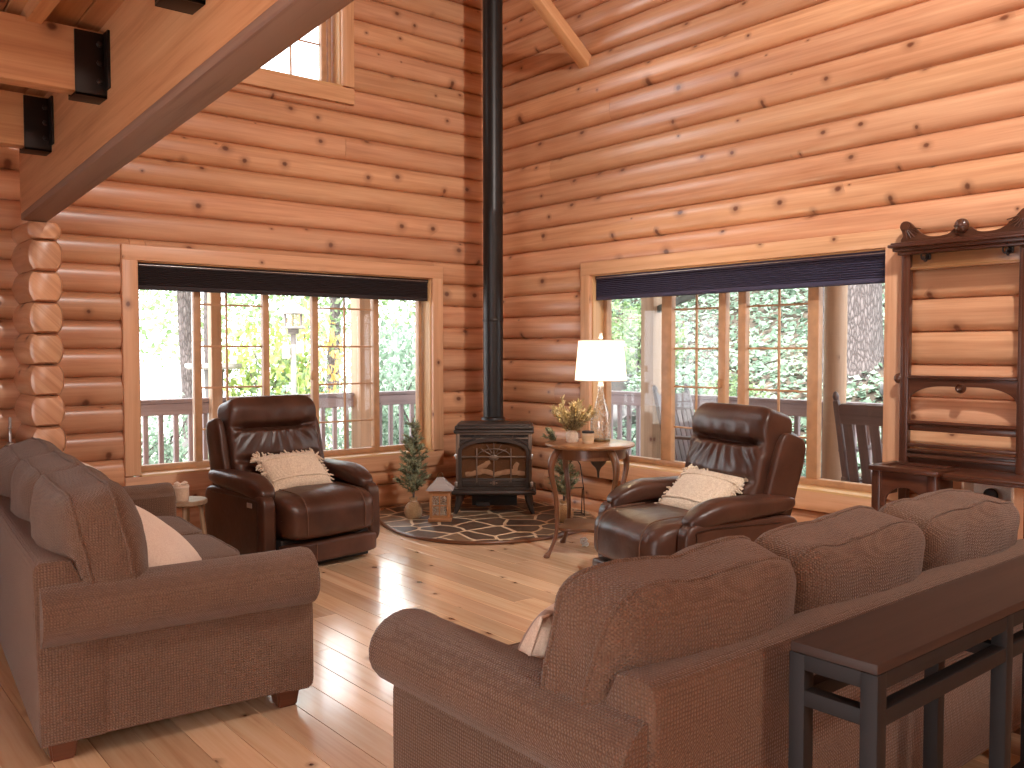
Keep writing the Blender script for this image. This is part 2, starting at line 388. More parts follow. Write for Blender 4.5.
def prism(bm, poly, h, bev=0, mtx=None, axis=None):
    """polygon in XY extruded by h along Z (0..h)"""
    t = bmesh.new()
    vs = [t.verts.new((x, y, 0)) for x, y in poly]
    f = t.faces.new(vs)
    r = bmesh.ops.extrude_face_region(t, geom=[f])
    bmesh.ops.translate(t, vec=(0, 0, h), verts=[v for v in r['geom'] if isinstance(v, bmesh.types.BMVert)])
    bmesh.ops.recalc_face_normals(t, faces=t.faces)
    if bev:
        ed = [e for e in t.edges if abs(e.verts[0].co.z - e.verts[1].co.z) < 1e-6]
        bmesh.ops.bevel(t, geom=ed, offset=bev, segments=2, profile=.5, affect='EDGES')
    big = [f for f in t.faces if len(f.verts) > 4]
    bmesh.ops.triangulate(t, faces=big)
    uvbox(t, axis)
    merge(bm, t, mtx)

def cushion(bm, w, d, h, n=6., puff=.15, seg=14, amp=.004, seed=0., fn=None, mtx=None):
    """soft block: superellipsoid w x d x h, puffed along its thickness h (local z)"""
    t = bmesh.new(); bmesh.ops.create_cube(t, size=2)
    bmesh.ops.subdivide_edges(t, edges=list(t.edges), cuts=seg, use_grid_fill=True)
    for v in t.verts:
        x, y, z = v.co
        q = (abs(x) ** n + abs(y) ** n + abs(z) ** n) ** (1 / n)
        x, y, z = x / q, y / q, z / q
        z2 = z * (1 - puff + puff * 1.6 * (1 - x * x) * (1 - y * y)) if puff else z
        p = Vector((x * w / 2, y * d / 2, z2 * h / 2))
        if amp:
            nn = noise.noise_vector(p * 5 + Vector((seed, seed * 2, 3))) * amp + noise.noise_vector(p * 14 + Vector((seed, 1, 3))) * amp * .5
            p += nn
        if fn: p = fn(p, x, y, z)
        v.co = p
    bmesh.ops.recalc_face_normals(t, faces=t.faces)
    uvbox(t)
    merge(bm, t, mtx)

def pillow(bm, w, h, th, seg=18, seed=0., mtx=None, amp=.006):
    t = bmesh.new(); g = {}
    for s in (1, -1):
        for i in range(seg + 1):
            for j in range(seg + 1):
                u, v = 2 * i / seg - 1, 2 * j / seg - 1
                edge = i in (0, seg) or j in (0, seg)
                if edge and s == -1: g[s, i, j] = g[1, i, j]; continue
                x = w / 2 * u * (1 - .06 * (1 - v * v)); y = h / 2 * v * (1 - .06 * (1 - u * u))
                z = s * th / 2 * (max(0, (1 - u * u) * (1 - v * v))) ** .42
                p = Vector((x, y, z))
                if not edge: p += noise.noise_vector(p * 7 + Vector((seed, 2, s))) * amp
                g[s, i, j] = t.verts.new(p)
    for s in (1, -1):
        for i in range(seg):
            for j in range(seg):
                q = (g[s, i, j], g[s, i + 1, j], g[s, i + 1, j + 1], g[s, i, j + 1])
                t.faces.new(q if s == 1 else q[::-1])
    uvbox(t); merge(bm, t, mtx)

def obj(name, bm, m, parent=None, smooth=40, label=None):
    me = bpy.data.meshes.new(name); bm.to_mesh(me); bm.free()
    if m is not None: me.materials.append(M[m] if isinstance(m, str) else m)
    if smooth:
        me.polygons.foreach_set('use_smooth', [True] * len(me.polygons))
        try: me.set_sharp_from_angle(angle=R(smooth))
        except Exception: pass
    o = bpy.data.objects.new(name, me); COL.objects.link(o)
    if parent is not None: o.parent = parent
    if label: o['label'] = label
    return o

def tag(o, label, cat, group=None, kind=None):
    o['label'] = label; o['category'] = cat
    if group: o['group'] = group
    if kind: o['kind'] = kind
    return o

def thing(name, label, cat, loc=(0, 0, 0), rz=0, group=None, rot=None):
    o = bpy.data.objects.new(name, None); COL.objects.link(o); o.empty_display_size = .1
    o.location = loc; o.rotation_euler = rot if rot else (0, 0, rz)
    return tag(o, label, cat, group)

def struct(name, bm, m, parent=None, smooth=40):
    o = obj(name, bm, m, parent, smooth)
    if parent is None: o['kind'] = 'structure'
    return o

def dup(o, parent=None):
    c = o.copy(); COL.objects.link(c)
    if parent is not None: c.parent = parent
    for ch in list(o.children): dup(ch, c)
    return c
# ------------------------------------------------------------------ the room shell
LOG = .19
def logwall(name, horiz, a0, a1, z0, z1, seam, openings, rnd, joints=True, thick=.20, bulge=.033):
    """courses of round-faced logs; horiz 'x': wall plane y=0 facing -y, 'y': wall plane x=0 facing -x"""
    bm = B(); lay = bm.loops.layers.uv.verify()
    k = math.floor((z0 - seam) / LOG)
    def put(s, z):           # depth-normal mapping
        pass
    while seam + k * LOG < z1:
        lo, hi = seam + k * LOG, seam + (k + 1) * LOG
        cuts = {a0, a1}
        for (x0, x1, b0, b1) in openings:
            if b0 < hi and b1 > lo: cuts |= {max(a0, x0), min(a1, x1)}
        if joints:
            for _ in range(1 if rnd.random() < .75 else 0): cuts.add(rnd.uniform(a0 + .6, a1 - .5))
        cs = sorted(cuts)
        for x0, x1 in zip(cs, cs[1:]):
            if x1 - x0 < .02: continue
            mid = (x0 + x1) / 2; spans = [(max(lo, z0), min(hi, z1))]
            for (o0, o1, b0, b1) in openings:
                if o0 < mid < o1:
                    ns = []
                    for s0, s1 in spans:
                        if b1 <= s0 or b0 >= s1: ns.append((s0, s1)); continue
                        if b0 > s0: ns.append((s0, b0))
                        if b1 < s1: ns.append((b1, s1))
                    spans = ns
            for s0, s1 in spans:
                if s1 - s0 < .008: continue
                K = 10; prof = []
                for i in range(K + 1):
                    z = s0 + (s1 - s0) * i / K
                    t = abs(2 * (z - lo) / LOG - 1)
                    prof.append((bulge * (1 - t ** 3.0) - .004 - (.014 if t > .985 else 0), z))
                e = .0012
                def V(s, d, z):
                    return (s, -d, z) if horiz == 'x' else (-d, s, z)
                ringA = [bm.verts.new(V(x0 + e, d, z)) for d, z in prof] + [bm.verts.new(V(x0 + e, -thick, s1)), bm.verts.new(V(x0 + e, -thick, s0))]
                ringB = [bm.verts.new(V(x1 - e, d, z)) for d, z in prof] + [bm.verts.new(V(x1 - e, -thick, s1)), bm.verts.new(V(x1 - e, -thick, s0))]
                n = len(ringA); fs = []
                for i in range(n): fs.append(bm.faces.new((ringA[i], ringA[(i + 1) % n], ringB[(i + 1) % n], ringB[i])))
                fs.append(bm.faces.new(ringA)); fs.append(bm.faces.new(ringB[::-1]))
                for f in fs:
                    for l in f.loops:
                        c = l.vert.co; l[lay].uv = ((c.x if horiz == 'x' else c.y), c.z + (c.y if horiz == 'x' else c.x) * .8)
        k += 1
    bmesh.ops.recalc_face_normals(bm, faces=bm.faces)
    return struct(name, bm, 'log', smooth=50)

rnd = random.Random(11)
W1 = (-3.215, -.770, .46, 1.938)     # window_1 opening x0 x1 z0 z1
W2 = (-3.735, -1.245, .43, 1.925)   # window_2 opening y0 y1 z0 z1
W3 = (-3.25, -1.626, 3.42, 4.75)
logwall('wall_back', 'x', -8.0, .0, -.10, 5.3, 0.0,
        [(W1[0] - .04, W1[1] + .04, W1[2] - .06, W1[3] + .05), (W3[0] - .04, W3[1] + .04, W3[2] - .05, W3[3] + .05)], rnd)
logwall('wall_right', 'y', -9.2, .0, -.10, 5.3, .095,
        [(W2[0] - .04, W2[1] + .04, W2[2] - .06, W2[3] + .05)], rnd)

wf = logwall('wall_front', 'x', -8.0, .0, -.10, 5.3, 0.0, [], rnd); wf.rotation_euler = (0, 0, PI); wf.location = (-8.0, -9.2, 0)

wl = logwall('wall_left', 'y', -9.2, .0, -.10, 5.3, .095, [(-5.4, -2.2, -.2, 2.0)], rnd); wl.location = (-8.0, -9.2, 0); wl.rotation_euler = (0, 0, PI)
wl.data.transform(Matrix()); 

# floor: pine boards running away from the camera (along Y)
bm = B(); x = -8.0; r2 = random.Random(5)
while x < 0.0:
    w = .135
    y = -9.2 - r2.random() * 2
    while y < 0.0:
        L = r2.uniform(1.4, 3.6)
        y0, y1 = max(y, -9.2), min(y + L, 0.0)
        if y1 - y0 > .02: box(bm, (x + w / 2, (y0 + y1) / 2, -.012), (w - .0016, y1 - y0 - .0016, .024), .0012, 1, axis=1)
        y += L
    x += w
struct('floor', bm, 'floor')
bm = B(); box(bm, (-4, -4.6, -.06), (8.2, 9.3, .07)); struct('floor_base', bm, 'ground')

# ceilings: loft boards on joists over the camera, and the tall roof above the room
bm = B(); r2 = random.Random(6); x = -8.0
while x < -4.02:
    box(bm, (x + .069, -4.6, 2.69), (.136, 9.2, .03), .004, 1, axis=1); x += .14
o = struct('ceiling', bm, 'ceil'); o.rotation_euler = (-R(3.18), 0, 0); o.location = (0, .148, -.048)
bm = B(); y = -9.2
while y < 0.2:
    box(bm, (-2.05, y + .069, 5.25), (4.5, .136, .03), .004, 1, axis=0); y += .14
box(bm, (-4, -4.3, 5.42), (8.4, 9.2, .12))
box(bm, (-4.27, -4.6, 4.0), (.06, 9.2, 2.6))
struct('ceiling_vault', bm, 'ceil')

# end of the cross wall: a stack of log ends carrying the beam
bm = B(); k = 0
while True:
    lo = .095 - .19 + k * .19; hi = min(lo + .19, 2.105); k += 1
    if lo > 2.1: break
    j = r2.uniform(-.012, .012); y1 = -.43 + j
    prof = []
    for s, c0 in ((1, 0), (-1, 0)):
        for i in range(9):
            t = -1 + 2 * i / 8
            if s == -1: t = -t
            z = (lo + hi) / 2 + t * (hi - lo) / 2 * .985
            prof.append((-3.868 + s * (.072 + .032 * (1 - abs(t) ** 2.6)), z))
    n = len(prof); cz = (lo + hi) / 2
    rings = []
    for yy, sc in ((.1, 1), (y1 + .045, 1), (y1 + .012, .86), (y1, .66)):
        rings.append([bm.verts.new((-3.865 + (px - -3.865) * sc, yy, cz + (pz - cz) * (1 if sc == 1 else .55 + .45 * sc))) for px, pz in prof])
    fs = []
    for a, b in zip(rings, rings[1:]):
        for i in range(n): fs.append(bm.faces.new((a[i], a[(i + 1) % n], b[(i + 1) % n], b[i])))
    fs.append(bm.faces.new(rings[-1])); fs.append(bm.faces.new(rings[0][::-1]))
    lay = bm.loops.layers.uv.verify()
    for f in fs:
        for l in f.loops: l[lay].uv = (l.vert.co.y * 1.0 + l.vert.co.x * .2, l.vert.co.z + l.vert.co.x)
bmesh.ops.recalc_face_normals(bm, faces=bm.faces)
struct('wall_stub', bm, 'log', smooth=35)

# big glulam beam over the stack, running towards the camera
ang = math.atan2(-.22, 3.74)          # slight lean away from the wall axis
bm = B()
box(bm, (0, -4.2, .02), (.14, 8.5, .56), .006, 2, axis=1)
o = struct('beam', bm, 'beam'); o.location = (-3.915, -.43, 2.105 + .30); o.rotation_euler = (-R(3.2), 0, 0); o.location.y += .02
o['kind'] = 'structure'
bm = B(); box(bm, (0, -4.2, -.279), (.14, 8.5, .042), .006, 2, axis=1); struct('underside_shade', bm, 'beamshade', o)  # added strip, paints the shade on the beam's underside as darker wood

def beam_left_x(y): return -3.985
def joist(y, n):
    dz = (-1.1 - y) * .0556
    xr = beam_left_x(y)
    bm = B(); box(bm, ((-8.0 + xr) / 2, 0, 2.525), (8.0 + xr, .10, .27), .004, 2, axis=0)
    t = thing('ceiling_joist', n[0], 'joist', (0, y, dz), group='loft joists')
    obj('timber', bm, 'beam', t)
    bm = B(); w = .13
    for s in (-1, 1): box(bm, (xr - w / 2, s * .057, 2.51), (w, .012, .28), .003)
    box(bm, (xr - w / 2, 0, 2.377), (w, .126, .014), .003)
    box(bm, (xr - .006, 0, 2.53), (.012, .24, .25), .003)
    h = obj('joist_hanger', bm, 'hanger', t, label='black steel joist hanger')
    for zz in (2.44, 2.52, 2.60):
        bm = B(); lathe(bm, [(.014, 0), (.014, .006), (.009, .010)], 6, (xr - .03, -.063, zz), Euler((PI / 2, 0, 0)).to_matrix().to_4x4())
        obj('bolt', bm, 'hanger', h)
joist(-1.12, ['short visible loft joist in a black steel hanger above the stacked log ends'])
joist(-2.15, ['loft joist in the upper corner, hung in the larger black steel bracket on the beam'])
joist(-3.32, ['loft joist overhead, the next one toward the viewer along the big beam'])

# rafter tail high on the right wall
bm = B(); d = Vector((-.20, 0, .15)).normalized()
box(bm, (0, 0, .30), (.09, .11, .72), .006, 2, axis=2)
o = struct('rafter', bm, 'beam'); o.location = (-.02, -1.15, 3.66); o.rotation_euler = (0, math.atan2(-.20, .15), 0)

# ------------------------------------------------------------------ windows
def window(name, horiz, W, layout, recess=.12, zgl=None, grid_z=(), handle=None):
    """layout: list of (kind, s0, s1) along the wall; 'stile', 'plain', 'grid'"""
    s0, s1, z0, z1 = W
    root = bpy.data.objects.new(name, None); COL.objects.link(root); root['kind'] = 'structure'
    def bx(bm, s, d, z, ss, dd, zz, bev=.004, axis=None):   # d: depth outward (+)
        if horiz == 'x': box(bm, (s, d, z), (ss, dd, zz), bev, 2, axis={None: None, 's': 0, 'z': 2}[axis])
        else: box(bm, (d, s, z), (dd, ss, zz), bev, 2, axis={None: None, 's': 1, 'z': 2}[axis])
    T = .105
    bm = B()
    bx(bm, s0 - T / 2, -.035, (z0 + z1) / 2, T, .05, z1 - z0 + .004, .005, 'z')
    bx(bm, s1 + T / 2, -.035, (z0 + z1) / 2, T, .05, z1 - z0 + .004, .005, 'z')
    bx(bm, (s0 + s1) / 2, -.035, z1 + T / 2, s1 - s0 + 2 * T, .052, T, .005, 's')
    bx(bm, (s0 + s1) / 2, -.035, z0 - .075, s1 - s0 + 2 * T, .052, .125, .005, 's')
    struct('casing', bm, 'trimwood', root)
    bm = B()
    bx(bm, (s0 + s1) / 2, .035, z0 - .012, s1 - s0, .19, .024, .004, 's')
    struct('sill', bm, 'jamb', root)
    bm = B()
    bx(bm, s0 + .005, .05, (z0 + z1) / 2, .010, .15, z1 - z0, .003, 'z')
    bx(bm, s1 - .005, .05, (z0 + z1) / 2, .010, .15, z1 - z0, .003, 'z')
    bx(bm, (s0 + s1) / 2, .05, z1 - .004, s1 - s0, .15, .008, .003, 's')
    struct('jamb', bm, 'jamb', root)
    g0, g1 = z0 + .045, z1 - .05
    bm = B(); f = .032
    bx(bm, (s0 + s1) / 2, recess, z0 + .022, s1 - s0 - .036, .06, .045, .004)
    bx(bm, (s0 + s1) / 2, recess, z1 - .035, s1 - s0 - .036, .06, .04, .004)
    bx(bm, s0 + .018 + f / 2, recess, (z0 + z1) / 2, f, .06, z1 - z0 - .04, .004)
    bx(bm, s1 - .018 - f / 2, recess, (z0 + z1) / 2, f, .06, z1 - z0 - .04, .004)
    struct('frame', bm, 'vinyl', root)
    for it in layout:
        kind, a, b = it[:3]
        if kind == 'stile':
            bm = B(); bx(bm, (a + b) / 2, recess - .008, (g0 + g1) / 2, abs(b - a), .052, g1 - g0, .004)
            struct('stile', bm, 'vinyl', root)
        else:
            bm = B(); bx(bm, (a + b) / 2, recess + .006, (g0 + g1) / 2, abs(b - a), .006, g1 - g0, 0)
            pane = struct('pane', bm, 'glass', root)
            if kind == 'grid':
                bm = B(); m = it[3]
                bx(bm, m, recess + .006, (g0 + g1) / 2, .016, .014, g1 - g0, .003)
                for zz in grid_z: bx(bm, (a + b) / 2, recess + .006, zz, abs(b - a), .013, .014, .003)
                struct('muntin', bm, 'vinyl', pane)
    if handle:
        bm = B(); bx(bm, handle[0], recess - .045, handle[1], .022, .03, .07, .008); struct('latch', bm, 'vinyl', root)
    return root

window('window_1', 'x', W1, [('plain', -3.155, -2.785), ('stile', -2.785, -2.73), ('grid', -2.73, -2.25, -2.525), ('stile', -2.25, -2.20),
       ('plain', -2.20, -1.835), ('stile', -1.835, -1.783), ('grid', -1.783, -1.275, -1.53), ('stile', -1.275, -1.222), ('plain', -1.222, -.825)],
       grid_z=(.735, 1.043, 1.35, 1.66), handle=(-1.85, 1.12))
window('window_2', 'y', W2, [('plain', -1.295, -1.882), ('stile', -1.882, -1.98), ('grid', -1.98, -2.415, -2.19), ('stile', -2.415, -2.478), ('plain', -2.478, -2.585),
       ('stile', -2.585, -2.648), ('grid', -2.648, -3.134, -2.895), ('stile', -3.134, -3.214), ('plain', -3.214, -3.685)],
       grid_z=(.735, 1.043, 1.33, 1.625), handle=(-2.44, 1.08))
window('window_3', 'x', W3, [('grid', -3.2, -2.2, -2.7), ('grid', -2.2, -1.735, -1.98), ('stile', -1.735, -1.69), ('plain', -1.69, -1.66)],
       grid_z=(3.76, 4.1))

# raised cellular shades in the two big windows
def shade(name, label, horiz, a, b, ztop, zbot, m, d=.035):
    c = (a + b) / 2
    t = thing(name, label, 'window shade', (c, d, 0) if horiz == 'x' else (d, c, 0), 0 if horiz == 'x' else -PI / 2)
    L = abs(b - a)
    bm = B(); box(bm, (0, 0, ztop - .016), (L, .075, .032), .004); obj('headrail', bm, m, t)
    bm = B(); box(bm, (0, -.039, ztop - .018), (L - .02, .004, .006), .001); obj('rail_strip', bm, 'chrome', t)
    bm = B(); n = 9; poly = []
    h = (ztop - .032 - zbot - .03) / n
    for i in range(n):
        z = ztop - .032 - i * h
        poly += [(-.024, z), (-.036, z - h / 2)]
    poly.append((-.024, ztop - .032 - n * h))
    full = poly + [(-x, z) for x, z in reversed(poly)]
    prism(bm, full, L - .006, 0, Matrix.Translation((-L / 2 + .003, 0, 0)) @ Matrix(((0, 0, 1, 0), (1, 0, 0, 0), (0, 1, 0, 0), (0, 0, 0, 1))))
    obj('pleated_fabric', bm, m, t, smooth=0)
    bm = B(); box(bm, (0, 0, zbot + .015), (L - .004, .066, .03), .006); obj('bottom_rail', bm, m, t)
shade('cellular_shade', 'dark brown-black pleated shade raised in the back window', 'x', W1[0] + .012, W1[1] - .012, 1.932, 1.745, 'shadedark')
shade('cellular_shade', 'navy pleated shade raised in the window beside the lit table lamp', 'y', W2[0] + .012, W2[1] - .012, 1.92, 1.725, 'shade')
# ------------------------------------------------------------------ sofas
def arm_bm(side, D0, D1, W=.15, H=.60, Rr=.105):
    """rolled arm, outer face at x=0 going outwards along side; front at D0 (negative y), back at D1"""
    prof = []
    # start bottom inside, go up inside, over the roll, down the outside
    prof += [(-W, .07), (-W, .40), (-W, H - .06)]
    cx, cz = -W + .115, H - Rr
    for i in range(15):
        a = PI * .86 - (PI * .86 + PI * .42) * i / 14
        prof.append((cx + Rr * 1.12 * math.cos(a), cz + Rr * math.sin(a)))
    prof += [(.0, H - 2 * Rr - .03), (.0, .30), (.0, .07)]
    pts = []
    for (x, z) in prof: pts.append((x, z))
    t = bmesh.new()
    cxm = sum(p[0] for p in pts) / len(pts); czm = sum(p[1] for p in pts) / len(pts)
    rings = []
    st = [(D0 + .012, .80), (D0, .90), (D0 + .004, .965), (D0 + .02, 1.0), (D0 + .07, 1.0), (D0 + .1, .985)] + \
         [(D0 + .1 + (D1 - D0 - .1) * i / 8, .985) for i in range(1, 9)]
    for y, s in st:
        rings.append([t.verts.new((side * (cxm + (x - cxm) * s), y, max(.07, czm + (z - czm) * s))) for x, z in pts])
    n = len(pts)
    for a, b in zip(rings, rings[1:]):
        for i in range(n): t.faces.new((a[i], a[(i + 1) % n], b[(i + 1) % n], b[i]))
    t.faces.new(rings[0]); t.faces.new(rings[-1][::-1])
    bmesh.ops.recalc_face_normals(t, faces=t.faces)
    bm = B(); uvbox(t); merge(bm, t); return bm

def piped_cushion(name, w, d, h, parent, m, mtx, seed, puff=.2, n=7, pipe=(.82,), topdip=0., amp=.010):
    """loose cushion (thickness h along its local z) with welted edges"""
    def fn(p, x, y, z):
        if topdip and y > .3: p.y -= topdip * (y - .3) * (math.cos(x * 5 + seed) * .5 + .5)
        return p
    bm = B(); cushion(bm, w, d, h, n, puff, 20, amp, seed, fn, mtx); c = obj(name, bm, m, parent, 60)
    for sgn in pipe:
        pts = []
        for i in range(64):
            a = 2 * PI * i / 64; cx, sy = math.cos(a), math.sin(a)
            zz = abs(sgn)
            q = (abs(cx) ** n + abs(sy) ** n) ** (1 / n); x, y = cx / q, sy / q
            k = (1 - zz ** n) ** (1 / n) if zz < 1 else 0
            x *= k; y *= k
            z = math.copysign(zz, sgn) * (1 - puff + puff * 1.6 * (1 - x * x) * (1 - y * y))
            p = Vector((x * w / 2, y * d / 2, z * h / 2))
            p += noise.noise_vector(p * 5 + Vector((seed, seed * 2, 3))) * amp + noise.noise_vector(p * 14 + Vector((seed, 1, 3))) * amp * .5
            p = fn(p, x, y, z)
            pts.append(p)
        bm = B(); tube(bm, pts, .0065, 6, True, mtx); obj('piping', bm, m, c, 60)
    return c

def sofa(name, label, loc, rz, L=2.10, hb=.70, cushions=None, seatz=.43, D0=-.50, cy=.18):
    t = thing(name, label, 'sofa', loc, rz)
    A = .15
    for s in (-1, 1):
        o = obj('arm', arm_bm(s, D0, .395, H=.59), 'sofa', t, 60); o.location = (s * L / 2, 0, 0)
    # back frame: a sloped upholstered slab, end to end
    bm = B()
    poly = [(.21, .07), (.40, .07), (.415, hb - .03), (.405, hb - .008), (.385, hb), (.325, hb), (.303, hb - .008), (.292, hb - .03), (.20, .45)]
    prism(bm, poly, L + .01, .012, Matrix.Translation((-L / 2 - .005, 0, 0)) @ Matrix(((0, 0, 1, 0), (1, 0, 0, 0), (0, 1, 0, 0), (0, 0, 0, 1))))
    obj('back_frame', bm, 'sofa', t, 35)
    bm = B(); box(bm, (0, -.10, .19), (L - 2 * A + .01, .72, .24), .02, 3); obj('base', bm, 'sofa', t)
    li = L - 2 * A; w = li / 3; wb = (L + .02) / 3
    for i in range(3):
        x = -li / 2 + w * (i + .5)
        piped_cushion('seat_cushion', w - .006, .66, .15, t, 'sofa', tr(x, -.17, .37), i + 3., .12, 8, (.8,), 0, .005)
    for i in range(3):
        x = -(L + .02) / 2 + wb * (i + .5)
        dx, dz, rl, hh, sd = cushions[i]
        piped_cushion('back_cushion', wb + .02, hh, .29, t, 'sofa', tr(x + dx, cy, seatz + hh / 2 + dz, PI / 2 - R(12), 0, 0) @ tr(0, 0, 0, 0, 0, rl), sd, .26, 6, (-.58, .58), .02, .012)
    for sx in (-1, 1):
        for sy in (-1, 1):
            bm = B(); pr = [(-.045, -.03), (.045, -.03), (.045, .04), (-.045, .04)]
            t2 = bmesh.new(); bmesh.ops.create_cube(t2, size=1); bmesh.ops.scale(t2, vec=(.09, .09, .075), verts=t2.verts)
            for v in t2.verts:
                if v.co.z < 0: v.co.x *= .78; v.co.y *= .78
            bmesh.ops.bevel(t2, geom=list(t2.edges), offset=.006, segments=2, affect='EDGES'); uvbox(t2); merge(bm, t2)
            o = obj('foot', bm, 'footwood', t, label='reddish wooden foot'); o.location = (sx * (L / 2 - .075), D0 + .085 if sy < 0 else .33, .0375)
    return t

# left sofa faces +x (its back to the left), arm end towards the camera
sl = sofa('sofa', 'brown chenille sofa on the left holding two plain cream pillows', (-4.05, -2.36, 0), R(90 - 4.6), 2.05, .66,
          [(.0, .0, .02, .45, 1.), (.0, .0, -.02, .45, 2.), (.0, .0, .01, .45, 3.)], D0=-.505, cy=.195)
sr = sofa('sofa', 'brown chenille sofa seen from behind with the narrow dark console table along its back', (-2.80, -4.845, 0), PI, 2.04, .66,
          [(.0, .0, .015, .40, 4.), (.0, .0, -.015, .40, 5.), (.0, .0, .0, .40, 6.)], D0=-.565, cy=.185)

def cream_pillow(label, loc, rot, m, s=.46, th=.17, seed=1.):
    t = thing('throw_pillow', label, 'pillow', loc, rot=rot)
    bm = B(); pillow(bm, s, s, th, 20, seed); c = obj('pillow_cover', bm, m, t, 80)
    pts = []
    for a, b in ((-1, -1), (1, -1), (1, 1), (-1, 1)):
        pass
    E = []
    for i in range(40):
        k = i / 10; sd = int(k); f = (k - sd) * 2 - 1
        u, v = ((f, -1), (1, f), (-f, 1), (-1, -f))[sd]
        E.append((s / 2 * u * (1 - .06 * (1 - v * v)), s / 2 * v * (1 - .06 * (1 - u * u)), 0))
    bm = B(); tube(bm, E, .004, 6, True); obj('piping', bm, m, t, 60)
    return t
# ------------------------------------------------------------------ recliners
def recliner(name, label, loc, rz, recl=13, button=False):
    t = thing(name, label, 'recliner', loc, rz)
    # padded side panels
    for s in (-1, 1):
        def fn(p, x, y, z): 
            return p
        bm = B(); cushion(bm, .105, .72, .41, 7, 0, 14, .003, s + 2.)
        for v in bm.verts:
            if v.co.y > .15 and v.co.z < 0: v.co.y -= (v.co.y - .15) * .25 * (-v.co.z / .2)
        o = obj('side_panel', bm, 'leather', t, 60); o.location = (s * .385, .03, .265)
        # seam following the panel's outer edge
        bm = B()
        pts = catmull([(s * .437, -.27, .12), (s * .439, -.275, .38), (s * .437, -.22, .435), (s * .437, .26, .435)], 6)
        tube(bm, pts, .003, 5); sm_ = obj("seam", bm, "leatherdark", o, 60); sm_.location = (-s * .385, -.03, -.265)
        if button and s == -1:
            bm = B(); box(bm, (-.4385, -.19, .400), (.006, .055, .030), .003, 2); b = obj('control_panel', bm, 'chrome', o, label='silver control button plate')
            b.location = (s * -.385, -.03, -.265)
    for s in (-1, 1):
        def fa(p, x, y, z):
            u = (y + 1) / 2                         # 0 front .. 1 back
            w = .80 + .35 * math.sin(PI * min(1, max(0, 1 - u)) ** .9) * .6
            p.x *= w * (1.12 - .25 * u); p.z *= 1.0 - .25 * u
            if u < .35: p.z -= .055 * ((.35 - u) / .35) ** 1.6
            p.z += .02 * u
            return p
        bm = B(); cushion(bm, .175, .68, .130, 3.6, .12, 16, .004, 5. + s, fa); o = obj('arm_pad', bm, 'leather', t, 80)
        o.location = (s * .365, .05, .505)
    # seat with waterfall front
    def fs(p, x, y, z):
        if y < -.55 and z > 0: p.z -= .05 * (-(y + .55) / .45) ** 2
        for sx in (-.66, .66):
            p.z -= .007 * math.exp(-((x - sx) / .03) ** 2) * (z > .2); p.y += .007 * math.exp(-((x - sx) / .03) ** 2) * (y < -.9)
        return p
    bm = B(); cushion(bm, .665, .78, .29, 7, .08, 26, .004, 8., fs); o = obj('seat', bm, 'leather', t, 80); o.location = (0, -.065, .315)
    for sx in (-.21, .21):
        bm = B(); tube(bm, catmull([(sx, -.15, .466), (sx, -.36, .452), (sx, -.432, .405), (sx, -.457, .33), (sx, -.455, .22)], 6), .0035, 5)
        c = obj('seam', bm, 'seam', o, 60); c.location = (0, .065, -.315)
    bm = B(); cushion(bm, .665, .12, .125, 8, .03, 12, .003, 9.); f = obj('footrest', bm, 'leather', t, 80); f.location = (0, -.372, .108)
    for sx in (-.13,):
        bm = B(); tube(bm, [(sx, -.0605, -.05), (sx, -.0615, .05)], .003, 5); obj('seam', bm, 'seam', f, 60)
    bm = B(); box(bm, (0, -.04, .10), (.64, .60, .18), .006); obj('base', bm, 'blackmetal', t)
    # reclined back
    back = bpy.data.objects.new('backrest', None); COL.objects.link(back); back.parent = t
    back.location = (0, .26, .42); back.rotation_euler = (-R(recl), 0, 0)
    def fb(p, x, y, z):          # y: -1 bottom .. 1 top, z>0 front
        h = y
        p.x *= 1.0 - .035 * (h + 1) / 2
        if z > 0:
            c1 = .30 + .05 * x * x
            dd = .072 * math.exp(-((h - c1) / .062) ** 2) * (1 - max(0, abs(x) - .62) / .38)
            c2 = -.42 + .05 * x * x
            dd += .038 * math.exp(-((h - c2) / .07) ** 2) * (1 - max(0, abs(x) - .7) / .3)
            # gathers radiating below the head crease
            below = max(0, min(1, (c1 - h) / .12)) * math.exp(-((c1 - h) / .42) ** 2)
            an = math.atan2(x * 1.3, (c1 - h) + .55)
            dd += .0065 * below * math.sin(an * 19 + 1.5 * noise.noise(Vector((x * 3, h * 2, 1)))) + .0035 * below * math.sin(an * 43 + 3 * noise.noise(Vector((x * 5, h * 3, 4)))) 
            ab = max(0, min(1, (h - c1) / .1)) * math.exp(-((h - c1) / .25) ** 2)
            dd += .004 * ab * math.sin(x * 16 + 2 * noise.noise(Vector((x * 4, h, 5))))
            lo = math.exp(-((h - c2 + .1) / .25) ** 2)
            dd += .006 * lo * math.sin(x * 11 + 3 * noise.noise(Vector((x * 2, h * 3, 9))))
            head = .03 * math.exp(-((h - .68) / .28) ** 2)
            p.z += head - dd
        return p
    bm = B(); cushion(bm, .665, .60, .21, 8, .10, 60, .003, 12., fb, tr(0, -.05, .29, PI / 2, 0, 0)); obj('back_cushion', bm, 'leather', back, 80)
    def fw(p, x, y, z):
        p.x *= 1.0 - .06 * max(0, y)
        return p
    bm = B(); cushion(bm, .76, .56, .13, 5, .05, 16, .003, 14., fw, tr(0, .055, .235, PI / 2, 0, 0)); obj('back_shell', bm, 'leatherdark', back, 80)
